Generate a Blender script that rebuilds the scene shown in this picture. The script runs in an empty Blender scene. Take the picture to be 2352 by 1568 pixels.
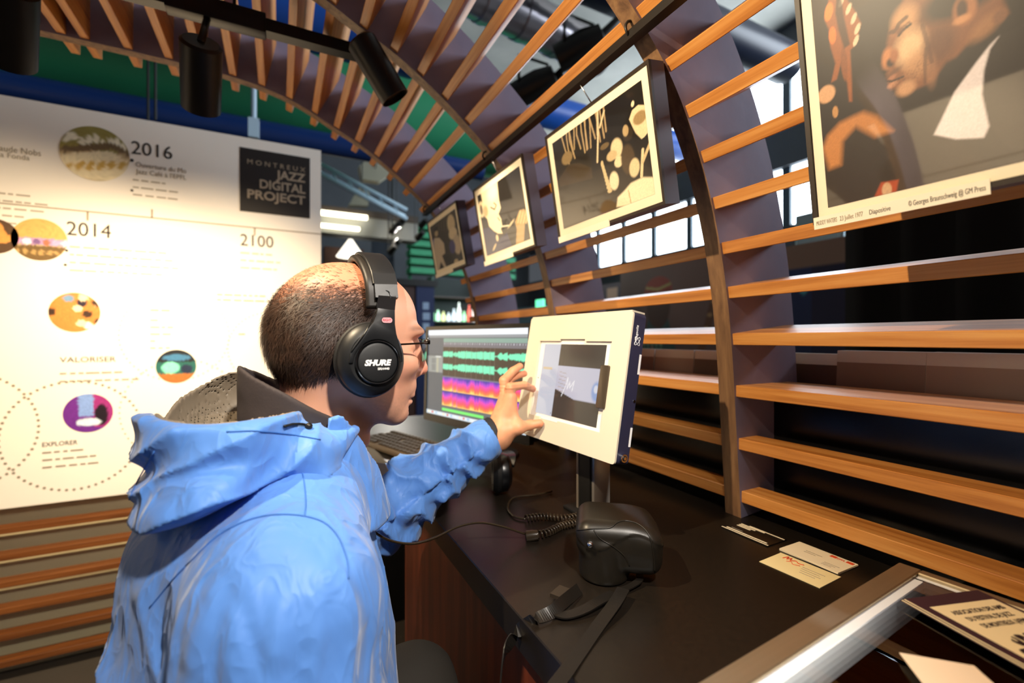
import bpy, bmesh, math, random
import numpy as np
from mathutils import Vector, Matrix, Euler
from mathutils.bvhtree import BVHTree

random.seed(7)
rng = np.random.default_rng(7)
scene = bpy.context.scene
COL = scene.collection

# ------------------------------------------------------------------ camera
# World: +Y runs along the slatted tunnel, +X towards the slatted wall, Z up (floor = 0).
CAM_Z = 1.25            # lens height
COUNTER = 0.90          # counter top height
FPX = 1045.0            # focal length in pixels of a 2352 x 1568 frame
YAW = math.radians(27.1)
FWD = (math.sin(YAW), math.cos(YAW))
RGT = (math.cos(YAW), -math.sin(YAW))
cam_data = bpy.data.cameras.new('camera')
cam_data.sensor_width = 36.0
cam_data.lens = 36.0 * FPX / 2352.0
cam_data.shift_y = -6.0 / 2352.0
cam_data.clip_start = 0.02
cam_data.clip_end = 200
cam_data.dof.use_dof = True
cam_data.dof.focus_distance = 0.66
cam_data.dof.aperture_fstop = 2.8
cam = bpy.data.objects.new('camera', cam_data)
COL.objects.link(cam)
cam.location = (0, 0, CAM_Z)
cam.rotation_euler = (math.radians(90), 0, -YAW)
scene.camera = cam

# ------------------------------------------------------------------ world, exposure
scene.view_settings.view_transform = 'Standard'
scene.view_settings.look = 'None'
scene.view_settings.gamma = 1.0
scene.view_settings.use_curve_mapping = False
scene.view_settings.exposure = 0.35
world = bpy.data.worlds.new('world')
scene.world = world
world.use_nodes = True
wn = world.node_tree.nodes['Background']
wn.inputs['Color'].default_value = (0.80, 0.88, 1.0, 1)
wn.inputs['Strength'].default_value = 0.07


def R(d):
    return math.radians(d)


def add_spot(name, loc, target, power, color, cone, blend=0.35, size=0.02):
    l = bpy.data.lights.new(name, 'SPOT')
    l.energy = power
    l.color = color
    l.spot_size = R(cone)
    l.spot_blend = blend
    l.shadow_soft_size = size
    o = bpy.data.objects.new(name, l)
    COL.objects.link(o)
    o.location = loc
    d = Vector(target) - Vector(loc)
    o.rotation_euler = d.to_track_quat('-Z', 'Y').to_euler()
    return o


def add_area(name, loc, target, power, color, sx, sy):
    l = bpy.data.lights.new(name, 'AREA')
    l.shape = 'RECTANGLE'
    l.size = sx
    l.size_y = sy
    l.energy = power
    l.color = color
    o = bpy.data.objects.new(name, l)
    COL.objects.link(o)
    o.location = loc
    d = Vector(target) - Vector(loc)
    o.rotation_euler = d.to_track_quat('-Z', 'Y').to_euler()
    return o


WARM = (1.0, 0.79, 0.52)
NEUTRAL = (1.0, 0.93, 0.84)
DAY = (0.82, 0.91, 1.0)
# daylight: the window panes in view glow themselves; this is the same window wall going on beyond the right edge of the picture
add_area('window_right_offscreen', (6.35, -0.8, 4.1), (0.0, -0.8, 4.1), 380, DAY, 4.2, 2.4)

# ------------------------------------------------------------------ helpers


def ray(x, y):
    u = (x - 1176.0) / FPX
    v = (778.0 - y) / FPX
    return (FWD[0] + u * RGT[0], FWD[1] + u * RGT[1], v)


def onY(x, y, Y):
    d = ray(x, y)
    t = Y / d[1]
    return Vector((d[0] * t, Y, CAM_Z + d[2] * t))


def onX(x, y, X):
    d = ray(x, y)
    t = X / d[0]
    return Vector((X, d[1] * t, CAM_Z + d[2] * t))


def onZ(x, y, Z):
    d = ray(x, y)
    t = (Z - CAM_Z) / d[2]
    return Vector((d[0] * t, d[1] * t, Z))


def srgb(r, g=None, b=None):
    if isinstance(r, str):
        h = r.lstrip('#')
        r, g, b = (int(h[i:i + 2], 16) / 255.0 for i in (0, 2, 4))
    f = lambda c: c / 12.92 if c <= 0.04045 else ((c + 0.055) / 1.055) ** 2.4
    return (f(r), f(g), f(b))


MATS = {}


def mat(name, color, rough=0.5, metal=0.0, noise=None, bump=None, spec=0.5, trans=0.0, ior=1.45,
        emis=None, estr=0.0, coat=0.0, sheen=0.0, alpha=1.0, attr=None, sss=0.0):
    """noise=(scale xyz, amount, color2) mixes a second colour; bump=(scale xyz, strength, distance)"""
    if name in MATS:
        return MATS[name]
    m = bpy.data.materials.new(name)
    m.use_nodes = True
    nt = m.node_tree
    b = nt.nodes['Principled BSDF']
    col = srgb(color) if isinstance(color, str) else tuple(color)
    b.inputs['Base Color'].default_value = (*col, 1)
    b.inputs['Roughness'].default_value = rough
    b.inputs['Metallic'].default_value = metal
    b.inputs['Specular IOR Level'].default_value = spec
    b.inputs['IOR'].default_value = ior
    b.inputs['Transmission Weight'].default_value = trans
    b.inputs['Coat Weight'].default_value = coat
    b.inputs['Sheen Weight'].default_value = sheen
    b.inputs['Alpha'].default_value = alpha
    if sss:
        b.inputs['Subsurface Weight'].default_value = sss
        b.inputs['Subsurface Radius'].default_value = (0.012, 0.004, 0.002)
        b.inputs['Subsurface Scale'].default_value = 0.5
    if emis is not None:
        ec = srgb(emis) if isinstance(emis, str) else tuple(emis)
        b.inputs['Emission Color'].default_value = (*ec, 1)
        b.inputs['Emission Strength'].default_value = estr
    tc = None

    def noise_node(sc, detail=4.0):
        nonlocal tc
        if tc is None:
            tc = nt.nodes.new('ShaderNodeTexCoord')
        mp = nt.nodes.new('ShaderNodeMapping')
        mp.inputs['Scale'].default_value = sc
        n = nt.nodes.new('ShaderNodeTexNoise')
        n.inputs['Scale'].default_value = 1.0
        n.inputs['Detail'].default_value = detail
        nt.links.new(tc.outputs['Object'], mp.inputs['Vector'])
        nt.links.new(mp.outputs['Vector'], n.inputs['Vector'])
        return n
    src = None
    if attr:
        at = nt.nodes.new('ShaderNodeAttribute')
        at.attribute_name = attr
        src = at.outputs['Color']
        if estr:
            nt.links.new(src, b.inputs['Emission Color'])
            src = None          # a glowing screen: its own surface is near black
    if noise:
        n = noise_node(noise[0])
        rp = nt.nodes.new('ShaderNodeValToRGB')
        rp.color_ramp.elements[0].position = 0.32
        rp.color_ramp.elements[1].position = 0.68
        nt.links.new(n.outputs['Fac'], rp.inputs['Fac'])
        mx = nt.nodes.new('ShaderNodeMix')
        mx.data_type = 'RGBA'
        c2 = srgb(noise[2]) if isinstance(noise[2], str) else noise[2]
        ml = nt.nodes.new('ShaderNodeMath')
        ml.operation = 'MULTIPLY'
        ml.inputs[1].default_value = noise[1]
        nt.links.new(rp.outputs['Color'], ml.inputs[0])
        nt.links.new(ml.outputs[0], mx.inputs['Factor'])
        mx.inputs['A'].default_value = (*col, 1)
        mx.inputs['B'].default_value = (*c2, 1)
        if src is not None:
            nt.links.new(src, mx.inputs['A'])
        src = mx.outputs['Result']
    if src is not None:
        nt.links.new(src, b.inputs['Base Color'])
    if bump:
        n = noise_node(bump[0], 6.0)
        bp = nt.nodes.new('ShaderNodeBump')
        bp.inputs['Strength'].default_value = bump[1]
        bp.inputs['Distance'].default_value = bump[2]
        nt.links.new(n.outputs['Fac'], bp.inputs['Height'])
        nt.links.new(bp.outputs['Normal'], b.inputs['Normal'])
    MATS[name] = m
    return m


def wood(name, c1, c2, c3, scale=(26, 1.6, 60), rough=0.42, bumps=0.25):
    """grain along the object's local Y"""
    if name in MATS:
        return MATS[name]
    m = bpy.data.materials.new(name)
    m.use_nodes = True
    nt = m.node_tree
    b = nt.nodes['Principled BSDF']
    tc = nt.nodes.new('ShaderNodeTexCoord')
    mp = nt.nodes.new('ShaderNodeMapping')
    mp.inputs['Scale'].default_value = scale
    oi = nt.nodes.new('ShaderNodeObjectInfo')
    sh = nt.nodes.new('ShaderNodeMath')
    sh.operation = 'MULTIPLY'
    sh.inputs[1].default_value = 23.0
    nt.links.new(oi.outputs['Random'], sh.inputs[0])
    ad = nt.nodes.new('ShaderNodeVectorMath')
    nt.links.new(tc.outputs['Object'], ad.inputs[0])
    nt.links.new(sh.outputs[0], ad.inputs[1])
    nt.links.new(ad.outputs[0], mp.inputs['Vector'])
    n = nt.nodes.new('ShaderNodeTexNoise')
    n.inputs['Scale'].default_value = 1.0
    n.inputs['Detail'].default_value = 8
    n.inputs['Roughness'].default_value = 0.62
    n.inputs['Distortion'].default_value = 0.35
    nt.links.new(mp.outputs['Vector'], n.inputs['Vector'])
    rp = nt.nodes.new('ShaderNodeValToRGB')
    e = rp.color_ramp.elements
    e[0].position = 0.33
    e[0].color = (*srgb(c1), 1)
    e[1].position = 0.7
    e[1].color = (*srgb(c3), 1)
    k = e.new(0.5)
    k.color = (*srgb(c2), 1)
    nt.links.new(n.outputs['Fac'], rp.inputs['Fac'])
    nt.links.new(rp.outputs['Color'], b.inputs['Base Color'])
    b.inputs['Roughness'].default_value = rough
    bp = nt.nodes.new('ShaderNodeBump')
    bp.inputs['Strength'].default_value = bumps
    bp.inputs['Distance'].default_value = 0.0006
    nt.links.new(n.outputs['Fac'], bp.inputs['Height'])
    nt.links.new(bp.outputs['Normal'], b.inputs['Normal'])
    MATS[name] = m
    return m


def glass_mat(name, tint=(1, 1, 1), rough=0.0, mixf=0.0):
    """thin sheet glass: fresnel mirror over a clear pane"""
    if name in MATS:
        return MATS[name]
    m = bpy.data.materials.new(name)
    m.use_nodes = True
    nt = m.node_tree
    nt.nodes.remove(nt.nodes['Principled BSDF'])
    out = nt.nodes['Material Output']
    tr = nt.nodes.new('ShaderNodeBsdfTransparent')
    tr.inputs['Color'].default_value = (*tint, 1)
    gl = nt.nodes.new('ShaderNodeBsdfGlossy')
    gl.inputs['Roughness'].default_value = rough
    fr = nt.nodes.new('ShaderNodeFresnel')
    fr.inputs['IOR'].default_value = 1.5
    mx = nt.nodes.new('ShaderNodeMixShader')
    nt.links.new(fr.outputs['Fac'], mx.inputs['Fac'])
    nt.links.new(tr.outputs['BSDF'], mx.inputs[1])
    nt.links.new(gl.outputs['BSDF'], mx.inputs[2])
    nt.links.new(mx.outputs['Shader'], out.inputs['Surface'])
    MATS[name] = m
    return m


# ---- object helpers


def tag(o, label=None, cat=None, group=None, kind=None):
    if label:
        o['label'] = label
    if cat:
        o['category'] = cat
    if group:
        o['group'] = group
    if kind:
        o['kind'] = kind
    return o


def empty(name, loc=(0, 0, 0), label=None, cat=None, group=None, kind=None, rot=None):
    o = bpy.data.objects.new(name, None)
    o.empty_display_size = 0.05
    COL.objects.link(o)
    o.location = loc
    if rot is not None:
        o.rotation_euler = rot
    return tag(o, label, cat, group, kind)


def obj(name, me, material, parent=None, smooth=False, M=None, angle=None):
    if isinstance(me, bmesh.types.BMesh):
        bm = me
        me = bpy.data.meshes.new(name)
        bm.to_mesh(me)
        bm.free()
    if material is not None and len(me.materials) == 0:
        for mm in (material if isinstance(material, (list, tuple)) else [material]):
            me.materials.append(mm)
    if smooth or angle is not None:
        me.polygons.foreach_set('use_smooth', np.ones(len(me.polygons), dtype=bool))
    if angle is not None:
        me.set_sharp_from_angle(angle=R(angle))
    o = bpy.data.objects.new(name, me)
    COL.objects.link(o)
    if parent is not None:
        o.parent = parent
    if M is not None:
        o.matrix_local = M
    return o


def pydata(name, verts, faces):
    me = bpy.data.meshes.new(name)
    me.from_pydata([tuple(map(float, v)) for v in verts], [], [tuple(int(i) for i in f) for f in faces])
    me.update()
    return me


def bm_box(bm, lo, hi, M=None, bevel=0.0, seg=2, mi=0):
    lo = Vector(lo)
    hi = Vector(hi)
    c = (lo + hi) / 2
    s = hi - lo
    mtx = Matrix.Translation(c) @ Matrix.Diagonal((s.x, s.y, s.z, 1))
    r = bmesh.ops.create_cube(bm, size=1.0, matrix=mtx)
    vs = r['verts']
    if bevel > 0:
        es = list({e for v in vs for e in v.link_edges})
        g = bmesh.ops.bevel(bm, geom=es, offset=bevel, segments=seg, affect='EDGES', profile=0.5)
        vs = list({v for f in g['faces'] for v in f.verts} | {v for v in vs if v.is_valid})
        # collect whole island
        seen = set(vs)
        st = list(vs)
        while st:
            v = st.pop()
            for e in v.link_edges:
                w = e.other_vert(v)
                if w not in seen:
                    seen.add(w)
                    st.append(w)
        vs = list(seen)
    if mi:
        for f in {f for v in vs for f in v.link_faces}:
            f.material_index = mi
    if M is not None:
        bmesh.ops.transform(bm, matrix=M, verts=vs)
    return vs


def box(name, lo, hi, material, parent=None, bevel=0.0, M=None, seg=2, LM=None):
    bm = bmesh.new()
    bm_box(bm, lo, hi, M, bevel, seg)
    return obj(name, bm, material, parent, smooth=False, angle=(35 if bevel else None), M=LM)


def bm_cyl(bm, p0, p1, r0, r1=None, seg=24, cap=True):
    p0 = Vector(p0)
    p1 = Vector(p1)
    d = p1 - p0
    r1 = r0 if r1 is None else r1
    M = Matrix.Translation((p0 + p1) / 2) @ d.to_track_quat('Z', 'Y').to_matrix().to_4x4()
    r = bmesh.ops.create_cone(bm, cap_ends=cap, cap_tris=False, segments=seg, radius1=r0, radius2=r1,
                              depth=d.length, matrix=M)
    return r['verts']


def cyl(name, p0, p1, r0, material, parent=None, r1=None, seg=24):
    bm = bmesh.new()
    bm_cyl(bm, p0, p1, r0, r1, seg)
    return obj(name, bm, material, parent, angle=40)


def lathe(name, prof, material, parent=None, seg=32, M=None, LM=None, sx=1.0):
    """prof: list of (r, z); revolve about Z"""
    vs, fs = [], []
    n = len(prof)
    for k in range(seg):
        a = 2 * math.pi * k / seg
        for r, z in prof:
            vs.append((r * math.cos(a) * sx, r * math.sin(a), z))
    for k in range(seg):
        k2 = (k + 1) % seg
        for i in range(n - 1):
            fs.append((k * n + i, k2 * n + i, k2 * n + i + 1, k * n + i + 1))
    bm = bmesh.new()
    me = pydata(name, vs, fs)
    bm.from_mesh(me)
    bmesh.ops.remove_doubles(bm, verts=bm.verts, dist=1e-6)
    bmesh.ops.recalc_face_normals(bm, faces=bm.faces)
    if M is not None:
        bmesh.ops.transform(bm, matrix=M, verts=bm.verts)
    bpy.data.meshes.remove(me)
    return obj(name, bm, material, parent, angle=35, M=LM)


def catmull(pts, n=8, closed=False):
    P = [Vector(p) for p in pts]
    out = []
    m = len(P)
    rngi = range(m if closed else m - 1)
    for i in rngi:
        if closed:
            a, b, c, d = P[i - 1], P[i], P[(i + 1) % m], P[(i + 2) % m]
        else:
            a = P[i - 1] if i > 0 else P[0] * 2 - P[1]
            b, c = P[i], P[i + 1]
            d = P[i + 2] if i + 2 < m else P[-1] * 2 - P[-2]
        for k in range(n):
            t = k / n
            t2, t3 = t * t, t * t * t
            out.append(0.5 * ((2 * b) + (c - a) * t + (2 * a - 5 * b + 4 * c - d) * t2 + (3 * b - a - 3 * c + d) * t3))
    if not closed:
        out.append(P[-1])
    return out


def sweep_mesh(name, pts, prof, closed=False, up=None, scale=None, cap=True):
    """sweep a closed 2D profile [(a,b)] along pts (parallel transport; `up` fixes b axis if given)"""
    pts = [Vector(p) for p in pts]
    n, m = len(pts), len(prof)
    tang = []
    for i in range(n):
        a = pts[i - 1] if (i > 0 or closed) else pts[0]
        b = pts[(i + 1) % n] if (i < n - 1 or closed) else pts[-1]
        t = (b - a)
        tang.append(t.normalized() if t.length > 1e-9 else Vector((0, 0, 1)))
    vs, fs = [], []
    nrm = None
    for i in range(n):
        t = tang[i]
        if up is not None:
            u = up[i] if isinstance(up, list) else up
            b = Vector(u) - t * t.dot(Vector(u))
            b.normalize()
            a = b.cross(t)
        else:
            if nrm is None:
                ref = Vector((0, 0, 1)) if abs(t.z) < 0.9 else Vector((1, 0, 0))
                nrm = (ref - t * t.dot(ref)).normalized()
            else:
                nrm = (nrm - t * t.dot(nrm)).normalized()
            b = nrm
            a = b.cross(t)
        s = scale[i] if scale else 1.0
        for (pa, pb) in prof:
            vs.append(pts[i] + a * (pa * s) + b * (pb * s))
    for i in range(n if closed else n - 1):
        j = (i + 1) % n
        for k in range(m):
            k2 = (k + 1) % m
            fs.append((i * m + k, i * m + k2, j * m + k2, j * m + k))
    if cap and not closed:
        fs.append(tuple(range(m - 1, -1, -1)))
        fs.append(tuple((n - 1) * m + k for k in range(m)))
    me = pydata(name, vs, fs)
    bm = bmesh.new()
    bm.from_mesh(me)
    bmesh.ops.recalc_face_normals(bm, faces=bm.faces)
    bm.to_mesh(me)
    bm.free()
    return me


def circle_prof(r, n=8):
    return [(r * math.cos(2 * math.pi * k / n), r * math.sin(2 * math.pi * k / n)) for k in range(n)]


def rect_prof(w, h):
    return [(-w / 2, -h / 2), (w / 2, -h / 2), (w / 2, h / 2), (-w / 2, h / 2)]


def tube(name, pts, r, material, parent=None, n=8, smooth_n=0, closed=False, scale=None):
    if smooth_n:
        pts = catmull(pts, smooth_n, closed)
    me = sweep_mesh(name, pts, circle_prof(r, n), closed, scale=scale)
    return obj(name, me, material, parent, smooth=True)


def prism(name, poly, depth, material, parent=None, M=None, bevel=0.0, LM=None, holes=None):
    """extrude a 2D polygon (XY) from z=0 to z=depth; M positions it"""
    bm = bmesh.new()
    edges = []

    def loop(pl):
        vs = [bm.verts.new((p[0], p[1], 0)) for p in pl]
        return [bm.edges.new((vs[i], vs[(i + 1) % len(vs)])) for i in range(len(vs))]
    edges += loop(poly)
    for h in holes or []:
        edges += loop(h)
    if holes:
        bmesh.ops.triangle_fill(bm, use_beauty=True, use_dissolve=False, edges=edges)
    else:
        bm.faces.new([e.verts[0] for e in edges])
    bmesh.ops.recalc_face_normals(bm, faces=bm.faces)
    r = bmesh.ops.extrude_face_region(bm, geom=list(bm.faces))
    vs = [g for g in r['geom'] if isinstance(g, bmesh.types.BMVert)]
    bmesh.ops.translate(bm, verts=vs, vec=(0, 0, depth))
    bmesh.ops.recalc_face_normals(bm, faces=bm.faces)
    if bevel > 0:
        es = [e for e in bm.edges if len(e.link_faces) == 2 and e.calc_face_angle(0) > R(50)]
        bmesh.ops.bevel(bm, geom=es, offset=bevel, segments=2, affect='EDGES', profile=0.5)
    if M is not None:
        bmesh.ops.transform(bm, matrix=M, verts=bm.verts)
    return obj(name, bm, material, parent, angle=35, M=LM)


def rrect(w, h, r, n=5, cx=0, cy=0):
    out = []
    for (sx, sy, a0) in ((1, 1, 0), (-1, 1, 90), (-1, -1, 180), (1, -1, 270)):
        for k in range(n + 1):
            a = R(a0 + 90 * k / n)
            out.append((cx + sx * (w / 2 - r) + r * math.cos(a), cy + sy * (h / 2 - r) + r * math.sin(a)))
    return out


def text(name, body, size, material, parent=None, M=None, LM=None, align='LEFT', spacing=1.0, depth=0.0004, bold=0.0,
         shear=0.0, fit=None):
    """flat lettering as a mesh in its own XY plane; fit = total width in metres"""
    cu = bpy.data.curves.new(name, 'FONT')
    cu.body = body
    cu.size = size
    cu.align_x = align
    cu.space_character = spacing
    cu.extrude = depth / 2
    cu.offset = bold
    cu.shear = shear
    cu.resolution_u = 3
    t = bpy.data.objects.new(name, cu)
    COL.objects.link(t)
    dg = bpy.context.evaluated_depsgraph_get()
    dg.update()
    me = bpy.data.meshes.new_from_object(t.evaluated_get(dg))
    bpy.data.objects.remove(t)
    bpy.data.curves.remove(cu)
    if fit and len(me.vertices):
        xs = [v.co.x for v in me.vertices]
        w = max(xs) - min(xs)
        k = fit / w
        x0 = min(xs)
        for v in me.vertices:
            v.co.x = (v.co.x - (x0 if align == 'LEFT' else 0)) * k
    if M is not None:
        me.transform(M)
    me.materials.clear()
    return obj(name, me, material, parent, M=LM)


def frame_M(origin, ex, ey, ez=None):
    ex = Vector(ex).normalized()
    ey = Vector(ey)
    ey = (ey - ex * ex.dot(ey)).normalized()
    ez = ex.cross(ey)
    m = Matrix((ex, ey, ez)).transposed().to_4x4()
    m.translation = Vector(origin)
    return m


def wall_text(name, body, size, material, parent, p, **k):
    """text on a plane facing -Y"""
    return text(name, body, size, material, parent, M=frame_M(p, (1, 0, 0), (0, 0, 1)), **k)


def copy_tree(o, parent=None):
    c = o.copy()
    COL.objects.link(c)
    c.parent = parent
    for ch in list(o.children):
        cc = copy_tree(ch, c)
        cc.matrix_parent_inverse = ch.matrix_parent_inverse.copy()
    return c


# ---- painted flat prints: a numpy canvas turned into a fine grid with a colour attribute

class Canvas:
    def __init__(self, w, h, base):
        self.w, self.h = w, h
        self.a = np.ones((h, w, 3)) * np.array(srgb(base))
        ys, xs = np.mgrid[0:h, 0:w]
        self.x = (xs + 0.0) / (w - 1)
        self.y = (ys + 0.0) / (h - 1)      # 0 bottom .. 1 top
        self.asp = w / h

    def blend(self, mask, color, op=1.0):
        c = np.array(srgb(color)) if isinstance(color, str) else np.array(color)
        m = np.clip(mask * op, 0, 1)[..., None]
        self.a = self.a * (1 - m) + c * m

    def ell(self, cx, cy, rx, ry, color, rot=0.0, soft=0.12, op=1.0):
        dx = (self.x - cx) * self.asp
        dy = self.y - cy
        c, s = math.cos(R(rot)), math.sin(R(rot))
        a = (dx * c + dy * s) / (rx * self.asp)
        b = (-dx * s + dy * c) / ry
        d = np.sqrt(a * a + b * b)
        self.blend(np.clip((1 - d) / soft + 0.5, 0, 1), color, op)

    def poly(self, pts, color, op=1.0, soft=0.006):
        pts = [(p[0] * self.asp, p[1]) for p in pts]
        X = self.x * self.asp
        Y = self.y
        ins = np.zeros(X.shape, bool)
        dmin = np.full(X.shape, 9.0)
        n = len(pts)
        for i in range(n):
            x0, y0 = pts[i]
            x1, y1 = pts[(i + 1) % n]
            cond = ((y0 > Y) != (y1 > Y))
            with np.errstate(divide='ignore', invalid='ignore'):
                xi = (x1 - x0) * (Y - y0) / (y1 - y0 + 1e-12) + x0
            ins ^= cond & (X < xi)
            ex, ey = x1 - x0, y1 - y0
            L = ex * ex + ey * ey + 1e-12
            t = np.clip(((X - x0) * ex + (Y - y0) * ey) / L, 0, 1)
            dmin = np.minimum(dmin, np.hypot(X - x0 - t * ex, Y - y0 - t * ey))
        sd = np.where(ins, dmin, -dmin)
        self.blend(np.clip(sd / soft + 0.5, 0, 1), color, op)

    def line(self, pts, w, color, op=1.0, soft=0.4):
        X = self.x * self.asp
        Y = self.y
        d = np.full(X.shape, 9.0)
        for (a, b) in zip(pts[:-1], pts[1:]):
            x0, y0 = a[0] * self.asp, a[1]
            ex, ey = b[0] * self.asp - x0, b[1] - y0
            L = ex * ex + ey * ey + 1e-12
            t = np.clip(((X - x0) * ex + (Y - y0) * ey) / L, 0, 1)
            d = np.minimum(d, np.hypot(X - x0 - t * ex, Y - y0 - t * ey))
        self.blend(np.clip((w - d) / (w * soft) + 0.5, 0, 1), color, op)

    def rect(self, x0, y0, x1, y1, color, op=1.0):
        self.blend(((self.x >= x0) & (self.x <= x1) & (self.y >= y0) & (self.y <= y1)).astype(float), color, op)

    def grain(self, amt, seed=1):
        g = np.random.default_rng(seed).normal(0, amt, (self.h, self.w, 1))
        self.a = np.clip(self.a * (1 + g), 0, 1)

    def mesh(self, name, W, H, flip=False):
        """grid in XY, centre at origin, facing +Z"""
        xs = (self.x - 0.5) * W
        ys = (self.y - 0.5) * H
        n = self.w * self.h
        co = np.stack([xs.ravel(), ys.ravel(), np.zeros(n)], 1).astype(np.float32)
        i = np.arange(n).reshape(self.h, self.w)
        q = np.stack([i[:-1, :-1], i[:-1, 1:], i[1:, 1:], i[1:, :-1]], -1).reshape(-1, 4).astype(np.int32)
        return grid_mesh(name, co, q, np.concatenate([self.a.reshape(-1, 3), np.ones((n, 1))], 1))


def grid_mesh(name, co, quads, colors=None):
    me = bpy.data.meshes.new(name)
    nv, nf = len(co), len(quads)
    k = quads.shape[1]
    me.vertices.add(nv)
    me.vertices.foreach_set('co', np.ascontiguousarray(co, dtype=np.float32).ravel())
    me.loops.add(nf * k)
    me.loops.foreach_set('vertex_index', np.ascontiguousarray(quads, dtype=np.int32).ravel())
    me.polygons.add(nf)
    me.polygons.foreach_set('loop_start', np.arange(0, nf * k, k, dtype=np.int32))
    me.polygons.foreach_set('loop_total', np.full(nf, k, dtype=np.int32))
    me.update(calc_edges=True)
    if colors is not None:
        at = me.color_attributes.new('col', 'FLOAT_COLOR', 'POINT')
        at.data.foreach_set('color', np.ascontiguousarray(colors, dtype=np.float32).ravel())
    return me


def paint_mat(name, rough=0.35, estr=0.0, coat=0.0, spec=0.5):
    return mat(name, (0.8, 0.8, 0.8) if not estr else (0.02, 0.02, 0.022), rough=rough, attr='col', estr=estr, coat=coat, spec=spec,
               emis=(1, 1, 1) if estr else None)

# ================================================================== materials of the place
M_SLAT = wood('oak_veneer', '#a8662c', '#c88440', '#dda05a', scale=(60, 2.2, 60), rough=0.38)
M_RIBEDGE = wood('rib_edge_walnut', '#5f4430', '#7d5c40', '#97744f', scale=(55, 55, 3.0), rough=0.5)
M_RIBFACE = mat('rib_face_concrete_paint', '#978fa8', rough=0.75, noise=((7, 7, 7), 0.55, '#7a728c'),
                bump=((30, 30, 30), 0.25, 0.002))
M_BLACKTOP = mat('counter_black_laminate', '#17130f', rough=0.34, noise=((120, 120, 120), 0.35, '#221b14'), spec=0.4)
M_BLACK = mat('black_matte', '#0d0c0b', rough=0.65)
M_BLACKGLOSS = mat('black_gloss', '#0c0c0d', rough=0.22)
M_REDWOOD = wood('cabinet_mahogany', '#401a0e', '#5c2816', '#74361f', scale=(40, 30, 2.2), rough=0.4)
M_PANEL = mat('panel_white_print', '#efe7dc', rough=0.55)
M_CREAM = mat('cream_wall_paint', '#d3c59e', rough=0.7, noise=((5, 5, 5), 0.2, '#c2b48c'))
M_INK = mat('ink_dark', '#2b2622', rough=0.7)
M_INKPALE = mat('ink_pale', '#8f8577', rough=0.7)
M_INKMID = mat('ink_mid', '#988a78', rough=0.7)
M_CONC = mat('concrete_ceiling', '#bdbab0', rough=0.85, noise=((1.2, 1.2, 1.2), 0.6, '#8b8a82'), bump=((9, 9, 9), 0.3, 0.01))
M_FLOOR = mat('hall_floor', '#4a443e', rough=0.5, noise=((3, 3, 3), 0.5, '#3a342e'))
M_HALLWALL = mat('hall_wall', '#5d6064', rough=0.8, noise=((1.5, 1.5, 1.5), 0.5, '#4b4f55'))
M_ALU = mat('anodised_aluminium', '#b9a98c', rough=0.34, metal=0.85, noise=((4, 260, 260), 0.25, '#a3947a'))
M_ALUW = mat('aluminium_pale', '#dfe3ea', rough=0.3, metal=0.6)
M_STEEL = mat('steel', '#c8c8c8', rough=0.25, metal=1.0)
M_BLUEPIPE = mat('blue_duct_paint', '#1c55b4', rough=0.38, noise=((2, 2, 2), 0.3, '#164691'))
M_GREEN = mat('green_duct_paint', '#35a673', rough=0.5, noise=((1, 6, 6), 0.3, '#4fb884'))
M_DARKMETAL = mat('dark_metal', '#191715', rough=0.42)
M_PAPER = mat('paper_cream', '#f1e3c6', rough=0.6)

# ================================================================== hall around the booth
box('floor', (-5, -5, -0.12), (9, 12, 0), M_FLOOR)['kind'] = 'structure'
box('ceiling', (-5, -2.0, 5.75), (9, 12, 5.95), M_CONC)['kind'] = 'structure'

# window wall of the hall, beyond the slats
WX = 6.5
wz0, wz1 = 2.88, 3.74
bm = bmesh.new()
bm_box(bm, (WX, -3, 0), (WX + 0.3, 12, wz0))
bm_box(bm, (WX, -3, wz1), (WX + 0.3, 12, 4.35))
bm_box(bm, (WX, -3, 5.3), (WX + 0.3, 12, 5.75))
obj('wall_right', bm, M_HALLWALL)['kind'] = 'structure'
M_PANE = mat('window_daylight', '#e8f4ff', rough=0.2, emis='#e4f3ff', estr=8.0)
M_MULL = mat('window_frame_grey', '#4d5a63', rough=0.5)
k = 0
for (z0, z1, ys) in ((wz0, wz1, np.arange(2.3, 9.6, 0.88)), (4.35, 5.3, np.arange(2.3, 9.6, 0.88))):
    k += 1
    w = empty('window_%d' % k, (WX, 2.3, z0), kind='structure')
    for y in ys[:-1]:
        o = box('window_pane', (0.1, y - 2.3 + 0.06, 0), (0.12, y - 2.3 + 0.82, z1 - z0), M_PANE, w)
    for y in ys:
        o = box('window_mullion', (0.04, y - 2.3 - 0.06, 0), (0.2, y - 2.3 + 0.06, z1 - z0), M_MULL, w)
box('wall_back', (-5, 11.6, 0), (WX, 11.9, 5.75), M_HALLWALL)['kind'] = 'structure'

# ================================================================== slatted arch booth
YR = [-0.64, -0.03, 0.587, 1.20, 1.815]         # near faces of the ribs
RIB_T = 0.035
XC = -0.55                                       # middle of the arch
half = [(.803, -.35), (.795, -.25), (.787, -.15), (.779, -.05), (.766, .06), (.742, .18), (.708, .29), (.664, .385),
        (.61, .47), (.545, .54), (.465, .61), (.385, .672), (.285, .738), (.18, .79), (.06, .848), (-.07, .884),
        (-.22, .898), (-.38, .902), (XC, .903)]
HC = [Vector((x, 0, z + CAM_Z)) for x, z in half]
arc = catmull(HC, 6)
inner = [Vector((p.x, 0, p.z)) for p in arc]
full_in = inner + [Vector((2 * XC - p.x, 0, p.z)) for p in reversed(inner[:-1])]


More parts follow.
